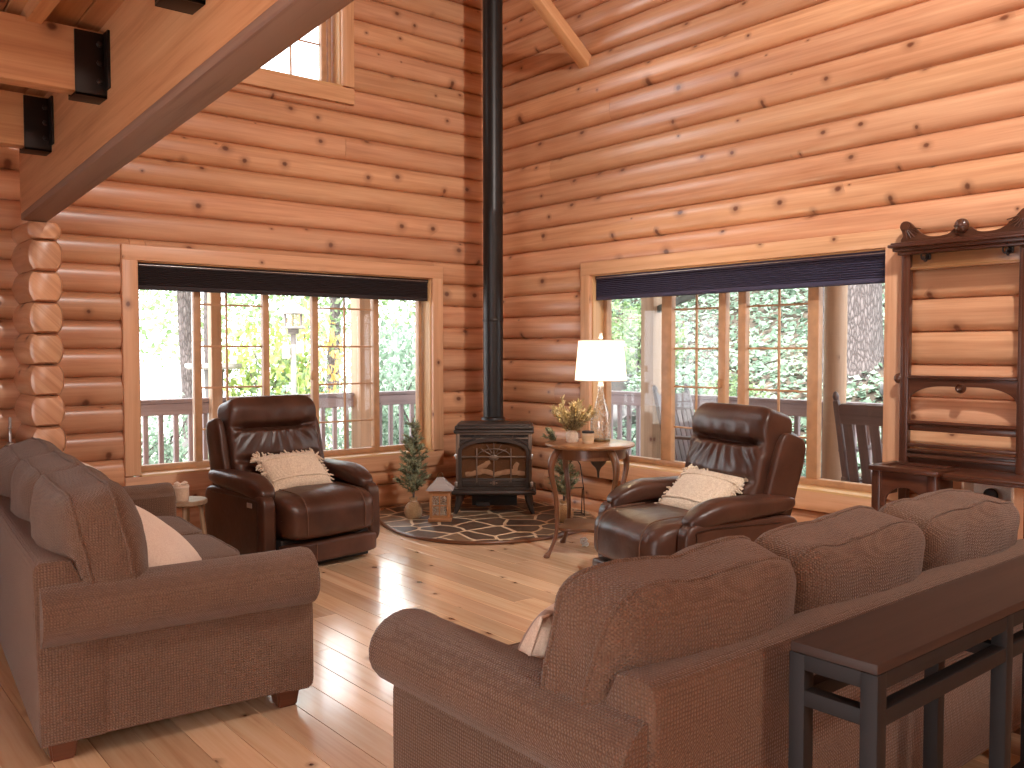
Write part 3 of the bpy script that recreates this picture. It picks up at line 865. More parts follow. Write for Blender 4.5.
    for s in (-1, 1):
        bm = B(); cushion(bm, .060, .52, .19, 4.5, 0, 14, .003, 15., None, tr(s * .352, .01, .215, PI / 2, 0, 0)); obj('back_wing', bm, 'leather', back, 80)
        bm = B(); tube(bm, catmull([(s * .322, -.055, .02), (s * .326, -.06, .25), (s * .318, -.05, .46), (s * .29, -.02, .55)], 6), .005, 6)
        obj('seam', bm, 'leatherdark', back, 60)
    return t

rl = recliner('recliner', 'dark brown leather recliner in front of the back window, left of the hearth', (-2.585, -1.13, 0), R(6.8), 15, True)
rr = recliner('recliner', 'dark brown leather recliner beside the round lamp table, turned away from the sofa', (-1.325, -3.31, 0), R(-104.8), 17)

def fringe_pillow(label, loc, rot, s=(.46, .30), th=.13, seed=0):
    t = thing('fringed_pillow', label, 'pillow', loc, rot=rot)
    bm = B(); pillow(bm, s[0], s[1], th, 20, seed + 1.); c = obj('pillow_cover', bm, 'fringe', t, 80)
    rn = random.Random(seed); bm = B()
    for u in (-.55, .55):                # ridged bands across the cover
        pts = []
        for i in range(21):
            v = -.92 + 1.84 * i / 20
            pts.append((s[0] / 2 * v, s[1] / 2 * u, th / 2 * max(0, (1 - u * u) * (1 - v * v)) ** .42 + .002))
        tube(bm, pts, .007, 6)
    obj('tufted_band', bm, 'fringe', t, 60)
    bm = B()
    for e in range(4):                   # shaggy fringe along the edges
        for i in range(70 if e < 2 else 34):
            f = rn.uniform(-1, 1)
            if e < 2: u, v = f, (-1, 1)[e]
            else: u, v = (-1, 1)[e - 2], f
            x = s[0] / 2 * u * (1 - .06 * (1 - v * v)); y = s[1] / 2 * v * (1 - .06 * (1 - u * u))
            d = Vector((u * (e >= 2) + rn.uniform(-.4, .4), v * (e < 2) + rn.uniform(-.4, .4), rn.uniform(-.5, .7))).normalized()
            L = rn.uniform(.022, .045)
            p0 = Vector((x, y, rn.uniform(-.012, .012))) - d * .008
            tube(bm, [p0, p0 + d * L * .5 + Vector((0, 0, rn.uniform(-.004, .006))), p0 + d * L + Vector((rn.uniform(-.01, .01), rn.uniform(-.01, .01), -.008))], [.006, .0065, .0045], 5)
    obj('fringe', bm, 'fringe', t, 60)
    return t
fringe_pillow('cream fringed pillow on the recliner in front of the back window', (-2.60, -1.15, .545), (R(40), 0, R(6.8)), (.45, .31), .13, 3)
fringe_pillow('cream fringed pillow on the recliner beside the lamp table', (-1.27, -3.34, .535), (R(40), R(0), R(-104.8 + 6)), (.46, .33), .13, 4)

cream_pillow('plain cream pillow nearest the rolled arm of the left sofa', (-4.08, -2.90, .58), (R(38), R(0), R(86 - 28)), 'cream', .46, .19, 2.)
cream_pillow('plain cream pillow at the far end of the left sofa', (-3.98, -2.02, .62), (R(50), R(0), R(86 - 14)), 'cream', .44, .17, 3.)
cream_pillow('cream striped pillow leaning inside the near arm of the right sofa', (-3.58, -4.72, .52), (R(66), R(4), R(180 + 15)), 'stripe', .40, .16, 4.)

# ------------------------------------------------------------------ gas stove in the corner
SX, SY, SRZ = -.665, -.775, R(-40.5)
t = thing('gas_stove', 'black cast iron gas stove with an arched glass door on the stone hearth', 'stove', (SX, SY, .022), SRZ)
bm = B(); box(bm, (0, .0, .42), (.60, .38, .46), .012, 3); obj('body', bm, 'castiron', t)
bm = B(); box(bm, (0, 0, .175), (.67, .47, .038), .016, 4); box(bm, (0, 0, .198), (.63, .43, .02), .008, 2); obj('base_plate', bm, 'castiron', t)
bm = B(); box(bm, (0, 0, .655), (.635, .43, .03), .012, 3); box(bm, (0, 0, .685), (.62, .41, .03), .010, 3); box(bm, (0, 0, .704), (.58, .37, .016), .006, 2); obj('top_plate', bm, 'castiron', t)
bm = B()
for i in range(5): box(bm, (-.2 + i * .1, -.193, .622), (.085, .012, .018), .003)
obj('vent_grille', bm, 'blackmetal', t)
bm = B()
for sx in (-1, 1): box(bm, (sx * .285, -.2, .42), (.03, .02, .43), .006)
box(bm, (0, -.2, .638), (.6, .02, .012), .004); box(bm, (0, -.2, .602), (.6, .016, .012), .004)
obj('front_trim', bm, 'ironlite', t)
# arched door frame
def arch(w, z0, zs, rise, n=20):
    pts = [(-w, z0), (w, z0), (w, zs)]
    for i in range(1, n): 
        a = PI * i / n; pts.append((w * math.cos(a), zs + rise * math.sin(a)))
    pts.append((-w, zs)); return pts
def ring_prism(bm, outer, inner, y0, y1):
    t2 = bmesh.new(); n = len(outer); V = []
    for pts, y in ((outer, y0), (inner, y0), (inner, y1), (outer, y1)): V.append([t2.verts.new((x, y, z)) for x, z in pts])
    for a, b in ((0, 1), (1, 2), (2, 3), (3, 0)):
        for i in range(n):
            j = (i + 1) % n; t2.faces.new((V[a][i], V[a][j], V[b][j], V[b][i]))
    bmesh.ops.recalc_face_normals(t2, faces=t2.faces); uvbox(t2); merge(bm, t2)
bm = B(); ring_prism(bm, arch(.280, .205, .505, .105), arch(.255, .215, .495, .085), -.222, -.19)
ring_prism(bm, arch(.290, .20, .53, .095), arch(.278, .21, .52, .095), -.208, -.19)
box(bm, (0, -.205, .250), (.52, .02, .075), .004)
for c, w in ((-.195, .11), (-.065, .12), (.065, .12), (.195, .11)):
    ring_prism(bm, [(c - w / 2 + .006, .225), (c + w / 2 - .006, .225), (c + w / 2 - .006, .272), (c - w / 2 + .006, .272)],
               [(c - w / 2 + .012, .231), (c + w / 2 - .012, .231), (c + w / 2 - .012, .266), (c - w / 2 + .012, .266)], -.221, -.212)
door = obj('door', bm, 'castiron', t, 40)
bm = B()
for x in (-.135, 0, .135): box(bm, (x, -.214, .39), (.010, .012, .22 if x == 0 else .27), .003)
box(bm, (0, -.214, .458), (.51, .012, .010), .003)
for a in (35, 62, 90, 118, 145):
    c, s = math.cos(R(a)), math.sin(R(a)); L = .11
    tube(bm, [(.03 * c, -.214, .458 + .03 * s), (L * c * 1.15, -.214, .458 + L * s)], .0042, 6)
tube(bm, [(.13 * math.cos(PI * i / 16), -.214, .458 + .062 * math.sin(PI * i / 16)) for i in range(17)], .0045, 6)
lathe(bm, [(.001, -.008), (.038, -.008), (.034, .0), (.02, .004), (.001, .005)], 20, (0, -.216, .452), (Matrix.Diagonal((1, 1, .62, 1)) @ Euler((PI / 2, 0, 0)).to_matrix().to_4x4()))
lathe(bm, [(.001, -.006), (.034, -.006), (.03, .0), (.001, .004)], 4, (0, -.218, .25), (Matrix.Diagonal((1, 1, .6, 1)) @ Euler((PI / 2, 0, 0)).to_matrix().to_4x4()))
obj('door_grille', bm, 'ironlite', door, 40)
for zz in (.46, .24):
    for sx in (-1, 1):
        bm = B(); lathe(bm, [(.010, -.02), (.013, -.012), (.013, .012), (.010, .02)], 10, (sx * .297, -.205, zz))
        obj('hinge', bm, 'chrome', door, 40)
bm = B(); prism(bm, arch(.257, .29, .495, .087), .004, 0, Matrix.Translation((0, -.196, 0)) @ Matrix(((1, 0, 0, 0), (0, 0, 1, 0), (0, 1, 0, 0), (0, 0, 0, 1))))
obj('door_pane', bm, 'stoveglass', door, 0)
bm = B(); box(bm, (0, -.1915, .41), (.52, .002, .30), 0); obj('firebox', bm, 'firebox', t, 0)
rn = random.Random(3)
for i, (x, z, L, a) in enumerate(((-.16, .325, .13, 8), (-.05, .335, .16, -14), (.08, .33, .17, 10), (.19, .33, .11, -6), (-.08, .385, .12, 32), (.17, .365, .1, 70))):
    bm = B(); tube(bm, [Vector((-L / 2 + L * k / 5, rn.uniform(-.003, .003), rn.uniform(-.004, .004))) for k in range(6)], [.018, .021, .019, .022, .019, .015], 10, mtx=tr(x, -.2035, z, 0, -R(a), 0) @ Matrix.Diagonal((1, .25, 1, 1)))
    obj('gas_log', bm, 'ashlog', t, 60)
for sx in (-1, 1):
    for sy in (-1, 1):
        bm = B()
        pts = catmull([(0, 0, .165), (sx * .006, sy * .004, .11), (sx * .022, sy * .012, .05), (sx * .036, sy * .02, .012), (sx * .038, sy * .022, 0)], 5)
        nn = len(pts); tube(bm, pts, [.036 - .02 * min(1, i / (nn * .75)) + (.006 if i > nn * .85 else 0) for i in range(nn)], 10)
        o = obj('leg', bm, 'castiron', t, 60); o.location = (sx * .27, sy * .17, 0)
bm = B(); box(bm, (0, .02, .10), (.36, .26, .09), .006); box(bm, (-.09, -.13, .075), (.11, .012, .045), .003); obj('burner_box', bm, 'blackmetal', t)

t = thing('stove_pipe', 'tall black flue pipe rising from the stove into the roof', 'pipe', (-.545, -.605, .74), 0)
bm = B(); prof = [(.083, 0), (.083, 1.70), (.085, 1.71), (.085, 1.74), (.083, 1.75), (.083, 4.45)]
lathe(bm, prof, 32); obj('flue', bm, 'pipe', t, 60)
bm = B(); lathe(bm, [(.084, 0), (.10, .0), (.10, .018), (.084, .03)], 32); obj('base_collar', bm, 'pipe', t, 60)
bm = B(); lathe(bm, [(.084, .815), (.0865, .82), (.0865, .835), (.084, .84)], 32); obj('collar', bm, 'pipe', t, 60)

# flagstone hearth
pts = [(-.16, -.15), (-1.30, -.15), (-1.50, -.33), (-1.63, -.62), (-1.72, -.98), (-1.70, -1.32), (-1.55, -1.60), (-1.28, -1.77), (-.95, -1.82), (-.55, -1.74), (-.30, -1.55), (-.16, -1.30)]
out = [Vector((*pts[0], 0)), Vector((*pts[1], 0))] + catmull([(*q, 0) for q in pts[1:]], 6)[1:]
bm = B(); prism(bm, [(v.x, v.y) for v in out], .026, .004)
h = obj('hearth_pad', bm, 'flagstone', None, 30); tag(h, 'flagstone hearth pad with pale mortar and a curved rim in the corner', 'hearth')
bm = B(); edge = catmull([(*q, .012) for q in pts[1:]], 6); tube(bm, edge, .014, 8); obj('rim', bm, 'tableleg', h, 60, label='dark wood rim strip')
# ------------------------------------------------------------------ needle plants
def twig(bmN, bmS, p, d, L, rn, nl=.03, dens=320, rad=.0025, up=.0, wd=1.7):
    """a stem with needles round it"""
    P = [Vector(p)]; dd = Vector(d).normalized(); n = 6
    for i in range(n):
        dd = (dd + Vector((rn.uniform(-.12, .12), rn.uniform(-.12, .12), rn.uniform(-.08, .1) + up))).normalized(); P.append(P[-1] + dd * L / n)
    tube(bmS, P, [rad * (1 - .7 * i / n) for i in range(n + 1)], 5)
    for k in range(int(L * dens)):
        f = rn.random(); i = min(n - 1, int(f * n)); q = P[i].lerp(P[i + 1], f * n - i); ax = (P[i + 1] - P[i]).normalized()
        s = ax.orthogonal().normalized(); s.rotate(Matrix.Rotation(rn.uniform(0, 2 * PI), 3, ax))
        e = (s * .8 + ax * .75).normalized(); w = e.cross(ax).normalized() * .0022; l = nl * rn.uniform(.6, 1.1); w *= wd
        a, b, c, d_ = bmN.verts.new(q - w), bmN.verts.new(q + w), bmN.verts.new(q + e * l + w * .6), bmN.verts.new(q + e * l - w * .6)
        bmN.faces.new((a, b, c, d_))

def needle_tree(name, label, loc, H, seed, leafm, wide=.15, base=True):
    t = thing(name, label, 'faux tree', loc); rn = random.Random(seed)
    bmN, bmS = B(), B()
    tube(bmS, [(0, 0, .10), (.004, 0, H * .5), (0, .003, H * .97)], [.009, .007, .003], 8)
    z = .20
    while z < H * .97:
        f = 1 - (z - .2) / (H - .2)
        a0 = rn.uniform(0, 6.28)
        for k in range(5 if f > .25 else 3):
            a = a0 + k * 1.256 + rn.uniform(-.3, .3); L = (wide * f ** .75 + .03) * rn.uniform(.75, 1.15)
            twig(bmN, bmS, (0, 0, z + rn.uniform(-.01, .01)), (math.cos(a), math.sin(a), .62), L, rn, .034, 480)
        z += .036
    twig(bmN, bmS, (0, 0, H * .93), (0, 0, 1), H * .07, rn, .025, 400)
    obj('needles', bmN, leafm, t, 0); obj('trunk', bmS, 'bark', t, 60)
    bm = B(); lathe(bm, [(.001, 0), (.058, 0), (.070, .03), (.072, .065), (.055, .10), (.028, .125), (.024, .132), (.036, .155), (.034, .16), (.012, .135)], 20)
    for v in bm.verts: v.co += noise.noise_vector(v.co * 22 + Vector((seed, 0, 0))) * .007
    b = obj('burlap_base', bm, 'burlap', t, 60, label='burlap wrapped base')
    bm = B(); tube(bm, [(.027 * math.cos(2 * PI * i / 16), .027 * math.sin(2 * PI * i / 16), .13) for i in range(16)], .004, 6, True); obj('twine', bm, 'twine', b, 60)
    return t
needle_tree('faux_christmas_tree', 'small faux fir tree in a burlap base at the left end of the hearth', (-1.375, -.66, .028), .76, 4, 'leaf_fauxtree', .125)
needle_tree('faux_christmas_tree', 'small faux fir tree in burlap standing on the hearth behind the round table', (-.575, -1.50, .028), .50, 9, 'leaf_fauxtree', .11)

# house-shaped lantern
t = thing('lantern', 'wooden house-shaped lantern with window grids beside the stove', 'lantern', (-1.27, -.87, .028), R(-40))
bm = B(); box(bm, (0, 0, .012), (.175, .175, .024), .003); obj('base', bm, 'lanternwood', t)
bm = B(); box(bm, (0, 0, .225), (.165, .165, .02), .003); obj('top_slab', bm, 'lanternwood', t)
for sx in (-1, 1):
    for sy in (-1, 1):
        bm = B(); box(bm, (sx * .065, sy * .065, .12), (.022, .022, .20), .002, axis=2); obj('corner_post', bm, 'lanternwood', t)
for k in range(4):
    m4 = Matrix.Rotation(k * PI / 2, 4, 'Z')
    bm = B(); box(bm, (0, -.066, .12), (.008, .010, .19), .001, 1, m4); box(bm, (0, -.066, .12), (.11, .010, .008), .001, 1, m4)
    box(bm, (0, -.066, .035), (.11, .010, .022), .001, 1, m4); box(bm, (0, -.066, .205), (.11, .010, .022), .001, 1, m4)
    g = obj('window_grid', bm, 'lanternwood', t)
    bm = B(); box(bm, (0, -.062, .12), (.11, .002, .17), 0, 1, m4); obj('glass', bm, 'lampglass', g, 0)
bm = B()
t2 = bmesh.new(); a = [t2.verts.new((x * .105, y * .105, .235)) for x, y in ((-1, -1), (1, -1), (1, 1), (-1, 1))]; b = [t2.verts.new((x * .035, y * .035, .31)) for x, y in ((-1, -1), (1, -1), (1, 1), (-1, 1))]
c = [t2.verts.new((x * .028, y * .028, .325)) for x, y in ((-1, -1), (1, -1), (1, 1), (-1, 1))]
for q, w in ((a, b), (b, c)):
    for i in range(4): t2.faces.new((q[i], q[(i + 1) % 4], w[(i + 1) % 4], w[i]))
t2.faces.new(c); t2.faces.new(a[::-1]); bmesh.ops.bevel(t2, geom=list(t2.edges), offset=.004, segments=2, affect='EDGES'); uvbox(t2); merge(bm, t2)
obj('roof', bm, 'greywood', t, 30, label='pale grey peaked roof')
bm = B(); tube(bm, [(.02 * math.cos(2 * PI * i / 20), 0, .343 + .02 * math.sin(2 * PI * i / 20)) for i in range(20)], .003, 6, True); obj('ring_handle', bm, 'brass', t, 60)
bm = B(); lathe(bm, [(.03, .026), (.03, .11), (.026, .114), (.001, .112)], 20); obj('candle', bm, 'candle', t, 60)

# black wire stand behind the table
t = thing('wire_stand', 'thin black wire plant stand on the hearth behind the round table', 'stand', (-.38, -1.42, .028), R(-30))
bm = B()
for sx in (-1, 1):
    tube(bm, [(sx * .075, 0, 0), (sx * .07, .01, .22), (sx * .045, .02, .40), (0, .025, .47)], .004, 6)
    tube(bm, [(sx * .075, .10, 0), (sx * .07, .05, .2), (sx * .07, .01, .22)], .004, 6)
tube(bm, [(-.075, 0, .01), (.075, 0, .01), (.075, .10, .01), (-.075, .10, .01)], .004, 6, True)
tube(bm, [(-.07, .01, .22), (.07, .01, .22)], .004, 6)
obj('wire_frame', bm, 'blackmetal', t, 60)

# ------------------------------------------------------------------ round table with cabriole legs
TX, TY, TH = -1.075, -2.285, .72
trz = math.atan2(.26, .38)
t = thing('round_table', 'small round antique oak table holding the lit lamp', 'table', (TX, TY, 0), trz)
bm = B(); lathe(bm, [(.001, TH - .026), (.275, TH - .026), (.287, TH - .020), (.292, TH - .010), (.287, TH - .002), (.278, TH), (.001, TH)], 48); obj('tabletop', bm, 'oak', t, 30)
bm = B(); lathe(bm, [(.225, TH - .095), (.232, TH - .095), (.232, TH - .026), (.225, TH - .026)], 48, caps=False); obj('apron', bm, 'tableleg', t, 30)
for sx in (-1, 1):
    for sy in (-1, 1):
        q = .707
        def P(r, z): return (sx * r * q, sy * r * q, z)
        pts = catmull([P(.235, TH - .03), P(.285, TH - .10), P(.292, TH - .19), P(.262, .40), P(.248, .24), P(.262, .13), P(.30, .045), P(.325, .012)], 7)
        n = len(pts); rad = []
        for i in range(n):
            f = i / (n - 1); rad.append(.023 - .010 * min(1, f * 1.5) + .004 * math.exp(-((f - .15) / .1) ** 2) + (.009 * max(0, (f - .88) / .12)))
        bm = B(); tube(bm, pts, rad, 10); lathe(bm, [(.001, 0), (.018, 0), (.022, .010), (.016, .022), (.001, .024)], 12, P(.328, 0)); obj('leg', bm, 'tableleg', t, 60)
sh = []
for i in range(48):
    a = 2 * PI * i / 48; sh.append(((.205 + .035 * math.cos(4 * (a - PI / 4))) * math.cos(a), (.205 + .035 * math.cos(4 * (a - PI / 4))) * math.sin(a)))
bm = B(); prism(bm, sh, .02, .004, Matrix.Translation((0, 0, .165))); obj('lower_shelf', bm, 'tableleg', t, 30)
bm = B(); lathe(bm, [(.001, -.145), (.006, -.14), (.009, -.10), (.012, -.09), (.02, -.075), (.045, -.05), (.055, -.03), (.07, 0), (.001, 0)], 16, (-.02, -.06, TH - .085)); obj('drop_finial', bm, 'castiron', t, 60)

# lamp
LX, LY = -.965, -2.275
t = thing('table_lamp', 'lit table lamp with clear glass bottle base and cream drum shade', 'lamp', (LX, LY, TH), 0)
bm = B(); lathe(bm, [(.001, .0), (.062, .0), (.064, .008), (.062, .016), (.05, .018), (.001, .018)], 28); obj('foot', bm, 'brass', t, 50)
bm = B(); lathe(bm, [(.052, .018), (.060, .03), (.066, .07), (.068, .11), (.064, .15), (.054, .19), (.041, .23), (.030, .27), (.022, .31), (.018, .345), (.018, .365)], 32, caps=False)
for v in bm.verts:
    if .03 < v.co.z < .3:
        a = math.atan2(v.co.y, v.co.x); k = 1 + .02 * math.sin(a * 8 + v.co.z * 60) ; v.co.x *= k; v.co.y *= k
obj('bottle', bm, 'lampglass', t, 60, label='clear glass bottle body')
bm = B(); lathe(bm, [(.021, .36), (.021, .375), (.016, .38), (.016, .41), (.019, .412), (.019, .45), (.001, .455)], 20); obj('socket', bm, 'chrome', t, 50)
bm = B(); tube(bm, [(0, 0, .02), (.004, .002, .2), (0, 0, .37)], .0025, 6); obj('cord', bm, 'twine', t, 60)
t2 = bmesh.new(); n = 48; RR = []
for r, z in ((.170, .40), (.146, .665), (.144, .665), (.168, .40)):
    RR.append([t2.verts.new((r * math.cos(2 * PI * i / n), r * math.sin(2 * PI * i / n), z)) for i in range(n)])
for k in range(4):
    for i in range(n): t2.faces.new((RR[k][i], RR[k][(i + 1) % n], RR[(k + 1) % 4][(i + 1) % n], RR[(k + 1) % 4][i]))
bmesh.ops.recalc_face_normals(t2, faces=t2.faces); bm = B(); uvbox(t2); merge(bm, t2); sd = obj('lamp_shade', bm, 'lampshade', t, 30)
bm = B()
for z, r in ((.402, .171), (.663, .147)): tube(bm, [(r * math.cos(2 * PI * i / 48), r * math.sin(2 * PI * i / 48), z) for i in range(48)], .0035, 6, True)
obj('trim', bm, 'cream', sd, 60)
bm = B(); lathe(bm, [(.003, .45), (.003, .675), (.012, .68), (.014, .69), (.009, .70), (.011, .708), (.001, .714)], 14)
for k in range(3): tube(bm, [(0, 0, .662), (.145 * math.cos(k * 2.09), .145 * math.sin(k * 2.09), .662)], .0018, 5)
obj('finial', bm, 'white', t, 60)
bm = B(); lathe(bm, [(.012, .45), (.014, .47), (.028, .51), (.030, .53), (.022, .555), (.001, .562)], 16); obj('bulb', bm, emit('lamp_bulb', (1, .80, .52), 25), t, 60)
li = bpy.data.lights.new('lamp_light', 'POINT'); li.energy = 9; li.color = (1, .74, .45); li.shadow_soft_size = .035
lo = bpy.data.objects.new('lamp_light', li); COL.objects.link(lo); lo.location = (LX, LY, TH + .60)

# jar with gold needle branches, and a candle
t = thing('needle_arrangement', 'golden needle branches in a small jar on the round table', 'plant', (-1.145, -2.19, TH), 0)
rn = random.Random(8); bmN, bmS = B(), B()
for k in range(26):
    a = rn.uniform(0, 6.28); e = rn.uniform(.35, 1.0)
    twig(bmN, bmS, (0, 0, .06), (math.cos(a) * e, math.sin(a) * e, rn.uniform(.5, 1.1)), rn.uniform(.13, .25), rn, .034, 520, .003, .04, 2.2)
obj('needles', bmN, 'leaf_gold', t, 0); obj('stems', bmS, 'bark', t, 60)
bm = B(); lathe(bm, [(.001, 0), (.036, 0), (.040, .01), (.040, .055), (.030, .068), (.032, .078), (.028, .078), (.026, .07), (.001, .06)], 20); obj('jar', bm, 'twine', t, 60)
t = thing('needle_sprig', 'loose grey-green needle sprig beside the jar at the table edge', 'plant', (-1.24, -2.14, TH + .012), 0)
bmN, bmS = B(), B()
for k in range(5): twig(bmN, bmS, (0, 0, 0), (rn.uniform(-.9, -.2), rn.uniform(-.2, .8), rn.uniform(.15, .9)), rn.uniform(.08, .14), rn, .03, 520, .003)
obj('needles', bmN, 'leaf_fauxtree', t, 0); obj('stems', bmS, 'bark', t, 60)
def jar_candle(label, loc, s=1.):
    t = thing('jar_candle', label, 'candle', loc)
    bm = B(); lathe(bm, [(.001, 0), (.034 * s, 0), (.036 * s, .006), (.036 * s, .066 * s), (.033 * s, .066 * s), (.033 * s, .05 * s), (.001, .05 * s)], 24); obj('jar', bm, 'candle', t, 40)
    bm = B(); lathe(bm, [(.0365 * s, .062 * s), (.0375 * s, .062 * s), (.0375 * s, .074 * s), (.030 * s, .076 * s), (.001, .076 * s)], 24); obj('lid', bm, 'blackmetal', t, 40)
    bm = B(); lathe(bm, [(.0364 * s, .018 * s), (.0368 * s, .018 * s), (.0368 * s, .048 * s), (.0364 * s, .048 * s)], 24, caps=False); obj('label_band', bm, 'label', t, 40)
    return t
jar_candle('small tan jar candle with black lid in front of the lamp base', (-1.115, -2.31, TH), 1.05)

# little white cord bundle on the floor by the table
bm = B(); rn = random.Random(2)
pts = []
for i in range(40):
    a = i * .75; pts.append((.022 * math.cos(a) * (1 + .4 * math.sin(i)), .018 * math.sin(a) + i * .0006, .005 + .05 * (i / 40) + .006 * math.sin(i * 1.7)))
tube(bm, pts, .0042, 6); o = obj('power_cord', bm, 'white', None, 60); o.location = (-.985, -2.155, .0)
tag(o, 'bundled white cord on the floor by the round table leg', 'cord')

# ------------------------------------------------------------------ stool side table with wrapped candle
t = thing('side_table', 'small round stool-like side table between the left sofa and recliner', 'side table', (-3.25, -1.02, 0), R(20))
bm = B(); lathe(bm, [(.001, .39), (.118, .39), (.125, .396), (.125, .414), (.120, .42), (.001, .42)], 36); obj('tabletop', bm, 'stool', t, 30)
for k in range(4):
    a = PI / 4 + k * PI / 2
    bm = B(); tube(bm, [(.08 * math.cos(a), .08 * math.sin(a), .395), (.105 * math.cos(a), .105 * math.sin(a), .2), (.13 * math.cos(a), .13 * math.sin(a), 0)], [.013, .014, .011], 10); obj('leg', bm, 'stool', t, 60)
bm = B()
for k in range(4):
    a, b = PI / 4 + k * PI / 2, PI / 4 + (k + 1) * PI / 2
    tube(bm, [(.11 * math.cos(a), .11 * math.sin(a), .16), (.11 * math.cos(b), .11 * math.sin(b), .16)], .009, 8)
obj('stretcher', bm, 'stool', t, 60)
t = thing('wrapped_candle', 'cream candle wrapped in a ribbon bow on the small side table', 'candle', (-3.29, -1.05, .42), 0)
bm = B(); lathe(bm, [(.001, 0), (.046, 0), (.048, .005), (.048, .090), (.045, .095), (.001, .095)], 28); obj('candle_jar', bm, 'twine', t, 40)
bm = B(); lathe(bm, [(.0485, .078), (.0495, .080), (.0495, .088), (.0485, .090)], 28, caps=False)
for s in (-1, 1):
    tube(bm, [(0, 0, .098), (s * .022, -.006, .112), (s * .038, -.004, .106), (s * .026, .004, .097), (0, 0, .099)], .006, 6)
    tube(bm, [(0, -.004, .098), (s * .018, -.02, .100), (s * .03, -.034, .094)], .0055, 6)
obj('ribbon_bow', bm, 'cream', t, 60)
# ------------------------------------------------------------------ hall tree
T6 = Matrix(((1, 0, 0, 0), (0, 0, 1, 0), (0, 1, 0, 0), (0, 0, 0, 1)))     # polygon XY -> XZ, extrusion -> Y
t = thing('hall_tree', 'dark carved antique hall tree with scroll crest and coat hooks against the wall', 'hall tree', (-.055, -4.215, 0), -PI / 2)
for sx in (-1, 1):
    bm = B(); box(bm, (sx * .315, -.062, .94), (.048, .045, 1.88), .004, 2, axis=2)
    for dx in (-.010, .010): box(bm, (sx * .315 + dx, -.086, 1.30), (.006, .006, 1.1), .002, axis=2)
    p_ = obj('post', bm, 'darkwood', t)
    bm = B(); lathe(bm, [(.001, -.03), (.018, -.026), (.030, -.010), (.030, .010), (.018, .026), (.001, .03)], 16, (sx * .352, -.062, 1.155)); obj('knob', bm, 'darkwood', p_, 60)
bm = B()
for z, d, hx, h in ((1.872, .075, .36, .02), (1.893, .10, .378, .022), (1.912, .125, .395, .018), (1.926, .11, .385, .012)):
    box(bm, (0, -.04 - d / 2 + .02, z), (2 * hx, d, h), .005, 2, axis=0)
obj('cornice', bm, 'darkwood', t)
half = [(.0, 1.985), (.045, 1.985), (.075, 1.962), (.13, 1.953), (.19, 1.96), (.235, 1.985), (.27, 2.02), (.295, 2.045), (.32, 2.055), (.345, 2.045), (.352, 2.02), (.34, 1.995), (.335, 1.97), (.345, 1.95), (.345, 1.93)]
cp = catmull([(x, z, 0) for x, z in half], 4)
poly = [(v.x, v.y) for v in cp] + [(-v.x, v.y) for v in reversed(cp[1:])]
bm = B(); prism(bm, poly, .022, .003, Matrix.Translation((0, -.085, 0)) @ T6, axis=0); cr = obj('crest', bm, 'darkwood', t, 40)
for sx in (-1, 1):
    bm = B()
    for k in range(6):
        a = R(198 + k * 13); o_ = Vector((sx * .318, -.088, 2.025))
        tube(bm, [o_ + Vector((sx * -.02 * math.cos(a) * -1, 0, .02 * math.sin(a))), o_ + Vector((sx * .095 * math.cos(a), 0, .075 * math.sin(a)))], [.005, .003], 6)
    lathe(bm, [(.001, -.012), (.015, -.012), (.024, -.004), (.026, .004), (.001, .006)], 18, (sx * .318, -.09, 2.027), Euler((PI / 2, 0, 0)).to_matrix().to_4x4())
    obj('carved_fan', bm, 'darkwood', cr, 60)
bm = B(); lathe(bm, [(.001, -.02), (.02, -.018), (.036, -.006), (.04, .006), (.036, .016), (.001, .02)], 24, (0, -.10, 1.995), Euler((-PI / 2, 0, 0)).to_matrix().to_4x4())
for k in range(6): tube(bm, [(0, -.122, 1.995), (.034 * math.cos(k * 1.047), -.112, 1.995 + .034 * math.sin(k * 1.047))], [.007, .004], 6)
obj('rosette', bm, 'darkwood', cr, 60)
bm = B(); box(bm, (0, -.045, 1.828), (.60, .016, .085), .002, axis=0); box(bm, (0, -.058, 1.782), (.60, .03, .016), .004, axis=0); obj('hook_board', bm, 'oak', t)
for x in (-.20, .235):
    bm = B(); lathe(bm, [(.001, 0), (.016, 0), (.016, .004), (.001, .006)], 14, (x, -.053, 1.845), Euler((PI / 2, 0, 0)).to_matrix().to_4x4())
    tube(bm, catmull([(x, -.055, 1.85), (x, -.085, 1.868), (x, -.10, 1.885)], 4), .0045, 6)
    for s in (-1, 1): tube(bm, catmull([(x, -.055, 1.842), (x + s * .02, -.075, 1.83), (x + s * .026, -.085, 1.85), (x + s * .018, -.085, 1.868)], 4), .0045, 6)
    tube(bm, catmull([(x, -.055, 1.84), (x, -.085, 1.818), (x, -.105, 1.828), (x, -.108, 1.845)], 4), .0045, 6)
    obj('coat_hook', bm, 'blackmetal', t, 60)
pa = [(-.292, 1.160), (.292, 1.160), (.292, 1.03)] + [(.292 - .004 - .19 * (1 - math.cos(PI / 2 * i / 10)), 1.03 + .085 * math.sin(PI / 2 * i / 10)) for i in range(11)] + \
     [(-(.292 - .004 - .19 * (1 - math.cos(PI / 2 * i / 10))), 1.03 + .085 * math.sin(PI / 2 * i / 10)) for i in range(10, -1, -1)] + [(-.292, 1.03)]
bm = B(); prism(bm, pa, .02, .002, Matrix.Translation((0, -.075, 0)) @ T6, axis=0); box(bm, (0, -.07, 1.165), (.585, .04, .018), .005, axis=0); ar = obj('arched_rail', bm, 'darkwood', t, 40)
